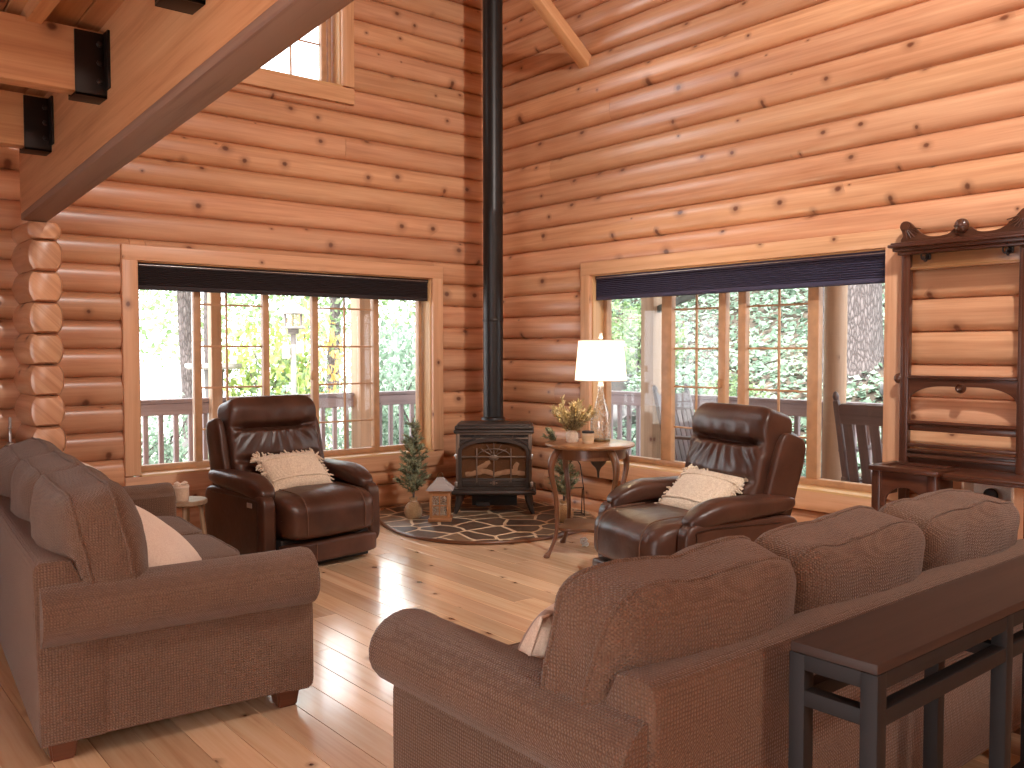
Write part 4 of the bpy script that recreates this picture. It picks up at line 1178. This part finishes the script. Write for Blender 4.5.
bm = B(); lathe(bm, [(.001, -.006), (.012, -.014), (.016, -.006), (.02, -.012), (.027, -.004), (.03, .006), (.001, .008)], 20, (0, -.078, 1.108), Euler((PI / 2, 0, 0)).to_matrix().to_4x4() @ Matrix.Diagonal((1, 1, -1, 1))); obj('round_boss', bm, 'darkwood', ar, 60)
bm = B(); tube(bm, [(-.295, -.07, .905), (.295, -.07, .905)], .012, 10); box(bm, (0, -.06, .875), (.58, .012, .035), .003, axis=0); obj('spindle_rail', bm, 'darkwood', t, 40)
bm = B()
for z, h in ((.775, .02), (.745, .014), (.715, .022)): box(bm, (0, -.065, z), (.585, .03, h), .004, axis=0)
box(bm, (0, -.05, .70), (.585, .012, .10), .002, axis=0)
obj('lower_rail', bm, 'darkwood', t)
bm = B(); box(bm, (.08, -.20, .655), (.86, .30, .022), .006, 2, axis=0); box(bm, (.08, -.20, .638), (.83, .28, .014), .004, axis=0); obj('seat_shelf', bm, 'darkwood', t)
# open box at the left front (umbrella well)
bx0, bx1, by0, by1, bz = -.345, .035, -.41, -.13, .667
bm = B()
for c, s, ax in ((((bx0 + bx1) / 2, by0 + .02, bz), (bx1 - bx0, .05, .028), 0), (((bx0 + bx1) / 2, by1 - .02, bz), (bx1 - bx0, .05, .028), 0), ((bx0 + .02, (by0 + by1) / 2, bz), (.05, by1 - by0, .028), 1), ((bx1 - .02, (by0 + by1) / 2, bz), (.05, by1 - by0, .028), 1)):
    box(bm, c, s, .007, 2, axis=ax)
ub = obj('umbrella_well', bm, 'darkwood', t)
pf = [(bx0 + .045, .655), (bx1 - .045, .655), (bx1 - .045, .45), (bx1 - .10, .46)] + [((bx0 + bx1) / 2 + .11 * math.cos(a), .47 + .10 * math.sin(a)) for a in [PI * i / 12 for i in range(13)]] + [(bx0 + .10, .46), (bx0 + .045, .45)]
bm = B(); prism(bm, pf, .018, .002, Matrix.Translation((0, by0 + .03, 0)) @ T6, axis=0)
box(bm, (bx0 + .035, (by0 + by1) / 2, .58), (.016, by1 - by0 - .06, .15), .003, axis=1); box(bm, (bx1 - .035, (by0 + by1) / 2, .58), (.016, by1 - by0 - .06, .15), .003, axis=1)
obj('apron', bm, 'darkwood', ub, 40)
for x in (bx0 + .035, bx1 - .035):
    bm = B(); box(bm, (x, by0 + .04, .327), (.05, .05, .655), .005, 2, axis=2); obj('leg', bm, 'darkwood', t)
bm = B(); box(bm, (0, -.12, .10), (.62, .14, .05), .006, axis=0); obj('base_rail', bm, 'darkwood', t)

t = thing('display_shelf', 'cream painted little shelf unit glimpsed under the hall tree seat', 'shelf', (-.20, -4.42, 0), -PI / 2)
bm = B(); box(bm, (0, .06, .31), (.24, .012, .60), .003); obj('back_panel', bm, 'cream', t)
for z in (.30, .40, .50): 
    bm = B(); box(bm, (0, 0, z), (.24, .12, .016), .003); obj('shelf_board', bm, 'cream', t)
for s in (-1, 1):
    bm = B(); box(bm, (s * .125, 0, .31), (.014, .13, .62), .003); obj('side_panel', bm, 'cream', t)
def ornament(label, z, x):
    o = thing('round_ornament', label, 'ornament', (-.20, -4.42 - x, z), -PI / 2)
    bm = B(); lathe(bm, [(.001, -.014), (.03, -.014), (.036, -.006), (.036, .006), (.03, .014), (.001, .014)], 24, (0, -.02, .045), Euler((PI / 2, 0, 0)).to_matrix().to_4x4()); obj('disc', bm, 'blackmetal', o, 60)
    bm = B(); box(bm, (0, -.02, .006), (.05, .03, .012), .004); obj('foot', bm, 'blackmetal', o)
ornament('dark round ornament on the upper cream shelf under the hall tree', .508, .0)
ornament('dark round ornament on the middle cream shelf under the hall tree', .408, -.03)

# ------------------------------------------------------------------ console table behind the right sofa
t = thing('console_table', 'narrow dark console table with a black metal frame behind the right sofa', 'console table', (-2.54, -5.437, 0), 0)
X0, X1, Y0, Y1, ZT = -.945, .945, -.098, .098, .70
bm = B(); box(bm, (0, 0, ZT - .011), (1.89, .196, .022), .003, 2, axis=0); obj('tabletop', bm, 'console', t)
S = .034
bm = B()
for y in (Y0 + S / 2, Y1 - S / 2):
    for z in (ZT - .022 - S / 2, .585, .05): box(bm, (0, y, z), (1.89, S, S), .002, axis=0)
for x in (X0 + S / 2, X1 - S / 2, X0 + .63, X0 + 1.26):
    for z in (ZT - .022 - S / 2, .585, .05): box(bm, (x, 0, z), (S, .19, S), .002, axis=1)
obj('frame', bm, 'blackmetal', t)
for x in (X0 + S / 2, X0 + .63, X0 + 1.26, X1 - S / 2):
    for y in (Y0 + S / 2, Y1 - S / 2):
        bm = B(); box(bm, (x, y, (ZT - .022) / 2), (S + .003, S + .003, ZT - .022), .002, axis=2); obj('leg', bm, 'blackmetal', t)

# ------------------------------------------------------------------ cabinet glimpsed behind the left sofa
t = thing('cabinet', 'dark cabinet with a wooden top against the far left log wall', 'cabinet', (-4.75, -.30, -.03))
bm = B(); box(bm, (0, 0, .75), (1.42, .46, .07), .006, 2, axis=0); obj('top', bm, 'oak', t, label='reddish wooden top')
bm = B(); box(bm, (0, 0, .36), (1.36, .42, .70), .004); obj('body', bm, 'darkwood', t)
for s in (-1, 1):
    bm = B(); ring_prism(bm, [(s * .34 - .32, .06), (s * .34 + .32, .06), (s * .34 + .32, .66), (s * .34 - .32, .66)], [(s * .34 - .25, .13), (s * .34 + .25, .13), (s * .34 + .25, .59), (s * .34 - .25, .59)], -.226, -.208)
    d_ = obj('door', bm, 'darkwood', t)
    bm = B(); lathe(bm, [(.001, -.012), (.012, -.008), (.008, .0), (.006, .012)], 12, (s * .06, -.235, .4), Euler((-PI / 2, 0, 0)).to_matrix().to_4x4()); obj('knob', bm, 'brass', d_, 60)
t = thing('candlestick', 'slim grey metal candlestick on the dark cabinet', 'candlestick', (-4.065, -.36, .755))
bm = B(); lathe(bm, [(.001, 0), (.022, 0), (.020, .008), (.008, .016), (.010, .06), (.007, .09), (.012, .098), (.012, .104), (.001, .104)], 16); obj('stick', bm, 'chrome', t, 50)
bm = B(); lathe(bm, [(.008, .10), (.008, .16), (.002, .166), (.001, .168)], 12); obj('candle', bm, 'greywood', t, 50)
# ------------------------------------------------------------------ outdoors
def gh(x, y):
    s = max(0, x - 3.0); h = -.45 + min(4.2, .46 * s) * max(0, min(1, 1 - (y - 8) / 5)) + .03 * max(0, y - 4.5)
    h += .12 * noise.noise(Vector((x * .5, y * .5, 2))) + .05 * noise.noise(Vector((x * 1.6, y * 1.6, 5)))
    return h
bm = B(); nx, ny = 80, 80; g = {}
for i in range(nx + 1):
    for j in range(ny + 1):
        x, y = -14 + 34 * i / nx, -9 + 36 * j / ny
        g[i, j] = bm.verts.new((x, y, gh(x, y) if not (x < .3 and y < .3) else -1.0))
for i in range(nx):
    for j in range(ny): bm.faces.new((g[i, j], g[i + 1, j], g[i + 1, j + 1], g[i, j + 1]))
struct('ground', bm, 'ground', smooth=180)
# porch: deck boards, posts, railing, roof
bm = B(); y = .22
while y < 2.15: box(bm, (-2.0, y + .07, -.07), (8.3, .136, .03), .003, 1, axis=0); y += .14
x = .22
while x < 2.15: box(bm, (x + .07, -3.4, -.07), (.136, 7.2, .03), .003, 1, axis=1); x += .14
struct('deck_floor', bm, 'deck')
bm = B(); box(bm, (-2.0, 1.25, 2.75), (8.6, 2.2, .06)); box(bm, (1.25, -3.4, 2.75), (2.2, 7.2, .06)); box(bm, (-2, 2.1, 2.62), (8.4, .1, .2)); box(bm, (2.1, -3.4, 2.62), (.1, 7.4, .2)); struct('porch_roof', bm, 'postwood')
def railing(label, horiz, c, a, b):
    t = thing('deck_railing', label, 'railing', (0, 0, 0), group=None)
    L = b - a; m = (a + b) / 2
    def bx(bm, s, z, ss, tt, zz, bev=.004, off=0):
        if horiz == 'x': box(bm, (s, c + off, z), (ss, tt, zz), bev, 1)
        else: box(bm, (c + off, s, z), (tt, ss, zz), bev, 1)
    bm = B(); bx(bm, m, .85, L, .14, .035); obj('rail_cap', bm, 'deck', t)
    bm = B(); bx(bm, m, .775, L, .04, .11, .004, -.03); obj('top_rail', bm, 'deck', t)
    bm = B(); bx(bm, m, .11, L, .04, .09); obj('bottom_rail', bm, 'deck', t)
    s = a + .07; first = None
    while s < b:
        if first is None:
            bm = B(); bx(bm, 0, .42, .042, .042, .66); first = obj('baluster', bm, 'deck', t); o = first
        else:
            o = first.copy(); COL.objects.link(o)
        o.location = (s, 0, 0) if horiz == 'x' else (0, s, 0); s += .138
    return t
railing('weathered porch railing outside the window behind the left recliner', 'x', 2.0, -4.0, 1.98)
railing('weathered porch railing outside the window behind the lamp table', 'y', 2.0, -5.5, 1.92)
def porch_post(label, x, y, w, round_=True):
    t = thing('porch_post', label, 'post', (x, y, -.055))
    bm = B()
    if round_: lathe(bm, [(w / 2 * (1 + .02 * math.sin(k * 1.7)), .0 + k * .13) for k in range(21)], 20)
    else: box(bm, (0, 0, 1.3), (w, w, 2.6), .006, 2, axis=2)
    obj('shaft', bm, 'postwood', t, 50)
    bm = B(); box(bm, (0, 0, .03), (w + .03, w + .03, .06), .006); obj('post_base', bm, 'deck', t)
porch_post('slim square porch post seen in the left gridded pane beside the fir trunk', -1.93, 1.9, .10, False)
porch_post('stout porch post behind the second gridded pane of the back window', -.32, 1.9, .20, False)
porch_post('porch post between the table lamp and the first gridded pane', 1.9, -.19, .17, False)
porch_post('round log porch post beside the slatted chair outside', 1.88, -2.28, .19, True)

def porch_chair(label, loc, rz, W=.66):
    t = thing('porch_chair', label, 'chair', loc, rz, group=None)
    back = bpy.data.objects.new('backrest', None); COL.objects.link(back); back.parent = t; back.location = (0, .22, .36); back.rotation_euler = (-R(14), 0, 0)
    bm = B(); prism(bm, [(-W / 2, .47), (W / 2, .47), (W / 2 - .02, .60), (W / 2 - .06, .625), (-W / 2 + .06, .625), (-W / 2 + .02, .60)], .03, .004, Matrix.Translation((0, -.015, 0)) @ T6); obj('top_rail', bm, 'darkdeck', back)
    for i in range(6):
        x = -W / 2 + .09 + i * (W - .18) / 5
        bm = B(); box(bm, (x, 0, .25), (.075, .018, .52), .004, axis=2); obj('slat', bm, 'darkdeck', back)
    for s in (-1, 1):
        bm = B(); box(bm, (s * (W / 2 - .02), 0, .22), (.045, .04, .86), .008, axis=2); lathe(bm, [(.001, .65), (.02, .655), (.026, .68), (.016, .71), (.001, .72)], 10, (s * (W / 2 - .02), 0, 0)); obj('back_post', bm, 'darkdeck', back)
    bm = B()
    for i in range(5): box(bm, (0, -.24 + i * .11, .40 - i * .012), (W - .06, .095, .022), .004, axis=0)
    obj('seat', bm, 'darkdeck', t)
    for s in (-1, 1):
        bm = B(); box(bm, (s * (W / 2 - .02), -.02, .60), (.09, .58, .025), .008, axis=1); obj('armrest', bm, 'darkdeck', t)
        bm = B(); box(bm, (s * (W / 2 - .02), -.26, .31), (.045, .045, .58), .006, axis=2); obj('leg', bm, 'darkdeck', t)
        bm = B(); box(bm, (s * (W / 2 - .02), .24, .20), (.045, .045, .40), .006, axis=2); obj('leg', bm, 'darkdeck', t)
        bm = B(); pr = catmull([(s * (W / 2 - .02), -.42, .05), (s * (W / 2 - .02), -.2, .022), (s * (W / 2 - .02), .1, .02), (s * (W / 2 - .02), .42, .06)], 6); tube(bm, pr, .022, 8); obj('rocker', bm, 'darkdeck', t, 60)
    return t
porch_chair('dark slatted rocking chair on the porch beside the round log post', (1.38, -3.14, -.05), R(90), .70)
porch_chair('dark slatted rocking chair on the porch seen in the pane left of the recliner headrest', (1.26, -1.42, -.05), R(10), .60)

t = thing('porch_brace', 'grey-green slanting bar outside at the top of the first gridded pane', 'brace', (1.9, -.2, 1.72))
bm = B(); a_, b_ = Vector((0, 0, 0)), Vector((0, -1.5, .42)); box(bm, (0, 0, 0), (.05, (b_ - a_).length, .07), .006, 2, tr(0, -.75, .21, math.atan2(-.42, 1.5), 0, 0)); obj('bar', bm, plain('grey_green_paint', (.16, .20, .19), .6), t)

# foliage
def leaves_bm(n, rx, ry, rz, seed, size=.07, shell=.55, droop=0., cz=0.):
    rn = random.Random(seed); bm = B()
    for _ in range(n):
        while True:
            p = Vector((rn.uniform(-1, 1), rn.uniform(-1, 1), rn.uniform(-1, 1)))
            l = p.length
            if .05 < l < 1 and l > shell * rn.random(): break
        k = 1 + .25 * noise.noise(p * 2.3 + Vector((seed, 0, 0)))
        c = Vector((p.x * rx * k, p.y * ry * k, p.z * rz * k + cz))
        d = Vector((rn.gauss(0, 1), rn.gauss(0, 1), rn.gauss(0, .7) - droop)).normalized(); s = d.orthogonal().normalized(); s.rotate(Matrix.Rotation(rn.uniform(0, 6.28), 3, d))
        L = size * rn.uniform(.6, 1.3); w = s * L * .32; nrm = d.cross(s) * L * .12
        a = bm.verts.new(c - d * L * .5); b = bm.verts.new(c + w + nrm); e = bm.verts.new(c + d * L * .5); f = bm.verts.new(c - w + nrm)
        bm.faces.new((a, b, e)); bm.faces.new((a, e, f))
    return bm
SHRUB = {}
def mesh_of(key, make, m):
    if key not in SHRUB:
        bm = make(); me = bpy.data.meshes.new('foliage'); bm.to_mesh(me); bm.free(); me.materials.append(M[m]); SHRUB[key] = me
    return SHRUB[key]
def inst(name, me, parent):
    o = bpy.data.objects.new(name, me); COL.objects.link(o); o.parent = parent; return o
def shrub(label, x, y, r, h, m, seed, group=None, size=.07, n=1300):
    z = gh(x, y); t = thing('shrub', label, 'shrub', (x, y, z), random.Random(seed + x).uniform(0, 6))
    if group: t['group'] = group
    f = inst('foliage', mesh_of((m, seed % 2, size, n), lambda: leaves_bm(n, 1, 1, .95, seed, size / max(.5, r), .7, 0, .85), m), t); f.scale = (r, r, h / 1.8)
    bm = B(); rn = random.Random(seed)
    for k in range(5): tube(bm, [(0, 0, -.05), (rn.uniform(-.3, .3) * r, rn.uniform(-.3, .3) * r, h * .45), (rn.uniform(-.6, .6) * r, rn.uniform(-.6, .6) * r, h * .8)], [.02, .014, .006], 6)
    obj('stem', bm, 'bark', t, 60)
    return t
SH = 'garden shrubs beyond the porch'
shl = 'leafy garden shrub beyond the porch railing'
spots = [(-2.3, 3.4, .55, 1.0, 'leaf_mint'), (-1.5, 4.4, .6, 1.3, 'leaf_mint'), (-.9, 3.3, .5, 1.1, 'leaf_green'), (-.2, 4.2, .6, 1.35, 'leaf_mint'),
         (.6, 3.5, .55, 1.35, 'leaf_mint'), (1.3, 3.6, .7, 1.7, 'leaf_mint'), (2.1, 4.8, .8, 2.1, 'leaf_mint'), (-1.9, 6.6, .6, 1.3, 'leaf_green'),
         (.9, 6.4, .8, 1.8, 'leaf_green'), (2.9, 6.4, .9, 2.4, 'leaf_mint'), (2.9, 1.9, .5, .6, 'leaf_green'), (3.1, 1.1, .55, .8, 'leaf_mint'), (2.9, .2, .5, .8, 'leaf_mint'),
         (3.2, -.9, .5, .7, 'leaf_mint'), (4.6, 2.0, .6, .8, 'leaf_mint'), (4.4, .6, .5, .8, 'leaf_green'), (5.6, 3.4, .8, 1.4, 'leaf_green')]
for i, (x, y, r, h, m) in enumerate(spots):
    shrub(shl, x, y, r, h, m, 20 + i, SH)
shrub('bright yellow-green bush behind the bird feeder pole', .55, 6.2, .8, 2.3, 'leaf_yellow', 60, None, .11, 1100)
shrub('small autumn-gold bush right of the bird feeder', 1.9, 7.6, .7, 2.6, 'leaf_autumn', 62, None, .10, 500)

def tree(label, x, y, r, H, m, seed, crown, lean=0., group=None, roots=True):
    z = gh(x, y) - .55; t = thing('tree', label, 'tree', (x, y, z)); rn = random.Random(seed)
    if group: t['group'] = group
    bm = B(); P, Rr = [], []
    for i in range(26):
        f = i / 25; P.append((lean * f * H + .05 * math.sin(f * 9 + seed), .04 * math.cos(f * 7 + seed), f * H)); Rr.append(r * (1 - .55 * f) * (1 + .55 * math.exp(-f * H / .35)))
    tube(bm, P, Rr, 20)
    for v in bm.verts: v.co += Vector((v.co.x - lean * v.co.z, v.co.y, 0)).normalized() * r * .16 * noise.noise(Vector((math.atan2(v.co.y, v.co.x - lean * v.co.z) * 3, 2, v.co.z * .8 + seed)))
    obj('trunk', bm, 'bark', t, 70)
    if crown:
        cx, cz, cr, ch, n, size, dr = crown
        f = obj('crown', leaves_bm(n, cr, cr, ch, seed, size, .4, dr, 0), m, t, 0); f.location = (cx, 0, cz)
    return t
tree('straight fir trunk beyond the porch in the leftmost window pane', -.02, 8.0, .15, 8, 'leaf_conifer', 1, (-.6, 4.6, 1.7, 1.5, 2600, .13, .8))
tree('second slimmer fir trunk behind the straight one', .95, 9.4, .16, 8, 'leaf_conifer', 2, (.2, 5.0, 2.0, 1.8, 2400, .14, .8))
tree('massive rough-barked trunk rising behind the round log porch post', 6.3, .15, .46, 9, 'leaf_conifer', 3, (0, 7.2, 2.4, 1.5, 1500, .15, .5), .03)
tree('tall tree far up the slope at the right edge of the right window', 9.5, -1.2, .3, 8, 'leaf_green', 4, (0, 5.2, 2.6, 2.6, 2600, .16, .2))
BT = 'leafy trees far beyond the garden'
for i, (x, y, H, cr) in enumerate(((4.5, 11.5, 6, 2.4), (7.5, 9.0, 6, 2.6), (9.5, 5.5, 6, 2.6), (10.5, 2.0, 6, 2.4), (2.6, 15, 7, 2.6), (12.5, 12, 7, 3))):
    tree('leafy tree far beyond the garden', x, y, .16, H, ('leaf_green', 'leaf_mint')[i % 2], 10 + i, (0, H * .55, cr, cr * .95, 2400, .17, .2), 0, BT)

# ivy over the bank
rn = random.Random(31); bm = B()
for _ in range(24000):
    x = 2.6 + 7 * rn.random() ** 1.2; y = rn.uniform(-4.5, 8)
    if noise.noise(Vector((x * .6, y * .6, 8))) < -.28: continue
    c = Vector((x, y, gh(x, y) + rn.uniform(.0, .14))); d = Vector((rn.gauss(0, 1), rn.gauss(0, 1), rn.gauss(0, .45))).normalized(); s = d.cross(Vector((rn.gauss(-.5, .4), rn.gauss(0, .4), 1))).normalized()
    L = rn.uniform(.07, .15); w = s * L * .38
    a = bm.verts.new(c - d * L * .5); b = bm.verts.new(c + w + Vector((0, 0, .01))); e = bm.verts.new(c + d * L * .5); f = bm.verts.new(c - w + Vector((0, 0, .01)))
    bm.faces.new((a, b, e)); bm.faces.new((a, e, f))
o = obj('ivy', bm, 'leaf_mint', None, 0); tag(o, 'pale ivy ground cover spread over the garden bank', 'ivy', None, 'stuff')

# rocks
def rock(x, y, r, seed, label, z=0):
    bm = B(); t2 = bmesh.new(); bmesh.ops.create_icosphere(t2, subdivisions=3, radius=1)
    for v in t2.verts:
        d = v.co.normalized(); k = 1 + .35 * noise.noise(d * 1.3 + Vector((seed, 0, 0))) + .12 * noise.noise(d * 3.5 + Vector((0, seed, 0)))
        v.co = Vector((d.x * 1.25, d.y, d.z * .62)) * r * k
    uvbox(t2); merge(bm, t2); o = obj('garden_rock', bm, 'rock', None, 50); o.location = (x, y, gh(x, y) + r * .25 + z); o.rotation_euler = (0, 0, seed)
    tag(o, label, 'rock', 'rocks on the garden bank')
rl_ = 'grey rock set into the garden bank'
for i, (x, y, r) in enumerate(((.2, 7.2, .42), (.9, 7.5, .35), (-.4, 7.4, .3), (2.5, 5.3, .4), (3.1, 4.9, .45), (3.3, 5.6, .4), (2.9, 5.9, .35), (4.2, 2.9, .4), (4.9, 2.6, .45), (5.0, -.5, .28), (5.6, -1.2, .35), (6.4, 4.6, .4), (5.2, 4.5, .4))):
    rock(x, y, r, i * 1.7, rl_)

# bird feeder on a pole
t = thing('bird_feeder', 'peaked bird feeder on a tall pale pole in the garden', 'bird feeder', (.13, 4.5, gh(.13, 4.5)), R(-30)); z0 = gh(.13, 4.5)
bm = B(); box(bm, (0, 0, (1.60 - z0) / 2), (.07, .07, 1.60 - z0), .006, 2, axis=2); obj('pole', bm, 'greywood', t)
bm = B(); box(bm, (0, 0, 1.62 - z0), (.30, .30, .03), .005); box(bm, (0, 0, 1.57 - z0), (.14, .14, .07), .01); obj('tray', bm, 'greywood', t)
bm = B()
for sx in (-1, 1):
    for sy in (-1, 1): box(bm, (sx * .10, sy * .10, 1.72 - z0), (.02, .02, .18), .002, axis=2)
obj('corner_post', bm, 'greywood', t)
bm = B(); lathe(bm, [(.07, 1.635 - z0), (.07, 1.80 - z0)], 16, caps=True); obj('seed_tube', bm, 'lampglass', t, 50)
bm = B(); lathe(bm, [(.25, 1.80 - z0), (.24, 1.82 - z0), (.06, 1.93 - z0), (.02, 1.97 - z0), (.001, 1.99 - z0)], 4); obj('roof', bm, 'greywood', t, 20)
bm = B(); box(bm, (-.09, -.03, 1.30 - z0), (.10, .09, .17), .006); box(bm, (.09, -.03, 1.36 - z0), (.09, .09, .15), .006); obj('nest_box', bm, 'white', t)
# bird bath slab by the fir trunk
z0 = gh(-.25, 6.3); t = thing('bird_bath', 'flat grey stone bird bath in front of the straight fir trunk', 'bird bath', (-.25, 6.3, z0))
bm = B(); lathe(bm, [(.001, .0), (.26, 0), (.24, .05), (.12, .10), (.10, .4), (.14, 1.06 - z0), (.001, 1.06 - z0)], 20); obj('pedestal', bm, 'rock', t, 40)
bm = B(); lathe(bm, [(.001, 1.05 - z0), (.36, 1.05 - z0), (.40, 1.08 - z0), (.40, 1.13 - z0), (.36, 1.13 - z0), (.30, 1.10 - z0), (.001, 1.09 - z0)], 28); obj('basin', bm, 'greywood', t, 40)
# planter on the terrace
z0 = gh(4.4, 2.75); t = thing('planter', 'small potted plant on the terrace seen beside the lamp shade', 'planter', (4.5, 2.75, z0 + .55))
bm = B(); lathe(bm, [(.001, 0), (.13, 0), (.17, .22), (.19, .22), (.19, .25), (.15, .25), (.14, .2), (.001, .2)], 20); obj('pot', bm, 'rock', t, 40)
f = obj('foliage', leaves_bm(220, .22, .22, .2, 71, .09, .5, 0, .38), 'leaf_green', t, 0)
bm = B(); tube(bm, [(0, 0, .2), (.02, 0, .4)], .012, 6); obj('stem', bm, 'bark', t)
rock(4.5, 2.75, .55, 33., 'wide flat-topped rock carrying the potted plant', -.05)

# ------------------------------------------------------------------ light
w = bpy.data.worlds.new('World'); SC.world = w; w.use_nodes = True; nt = w.node_tree; nt.nodes.clear()
wo = nt.nodes.new('ShaderNodeOutputWorld'); bg = nt.nodes.new('ShaderNodeBackground'); bg.inputs[0].default_value = (.93, .96, 1.0, 1); bg.inputs[1].default_value = 4.6
nt.links.new(bg.outputs[0], wo.inputs[0])
sun = bpy.data.lights.new('sun', 'SUN'); sun.energy = 7.5; sun.angle = R(2); sun.color = (1, .96, .88)
so = bpy.data.objects.new('sun', sun); COL.objects.link(so); so.rotation_euler = Vector((.42, .30, -.85)).to_track_quat('-Z', 'Y').to_euler()
# ceiling lamp hung high in the vault over the seating
pl = bpy.data.lights.new('vault_lamp', 'SPOT'); pl.energy = 540; pl.color = (1, .94, .88); pl.shadow_soft_size = .10; pl.spot_size = R(136); pl.spot_blend = 1.0
po = bpy.data.objects.new('vault_lamp', pl); COL.objects.link(po); po.location = (-2.75, -6.05, 4.6); po.rotation_euler = Vector((2.6, 3.4, -2.3)).to_track_quat('-Z', 'Y').to_euler()

ll = bpy.data.lights.new('sofa_fill', 'POINT'); ll.energy = 92; ll.color = (1, .95, .88); ll.shadow_soft_size = .15  # added fill light behind the camera, brightens the sofas; no real fixture
lo2 = bpy.data.objects.new('sofa_fill', ll); COL.objects.link(lo2); lo2.location = (-4.4, -8.6, 2.40)

# ------------------------------------------------------------------ camera
cam = bpy.data.cameras.new('camera'); cam.sensor_width = 36; cam.lens = 889.35 * 36 / 1024; cam.clip_start = .05
co = bpy.data.objects.new('camera', cam); COL.objects.link(co); co.location = (-5.139, -6.408, 1.32)
co.rotation_euler = (R(90 - 2.18), R(0.058), R(-39.58)); SC.camera = co
vs = SC.view_settings; vs.view_transform = 'Standard'; vs.look = 'None'; vs.gamma = 1; vs.use_curve_mapping = False; vs.exposure = 0.58
SC.cycles.use_denoising = True
SC.cycles.max_bounces = 8; SC.cycles.diffuse_bounces = 5; SC.cycles.glossy_bounces = 4; SC.cycles.transparent_max_bounces = 16; SC.cycles.transmission_bounces = 4
SC.cycles.caustics_reflective = False; SC.cycles.caustics_refractive = False; SC.cycles.sample_clamp_indirect = 6
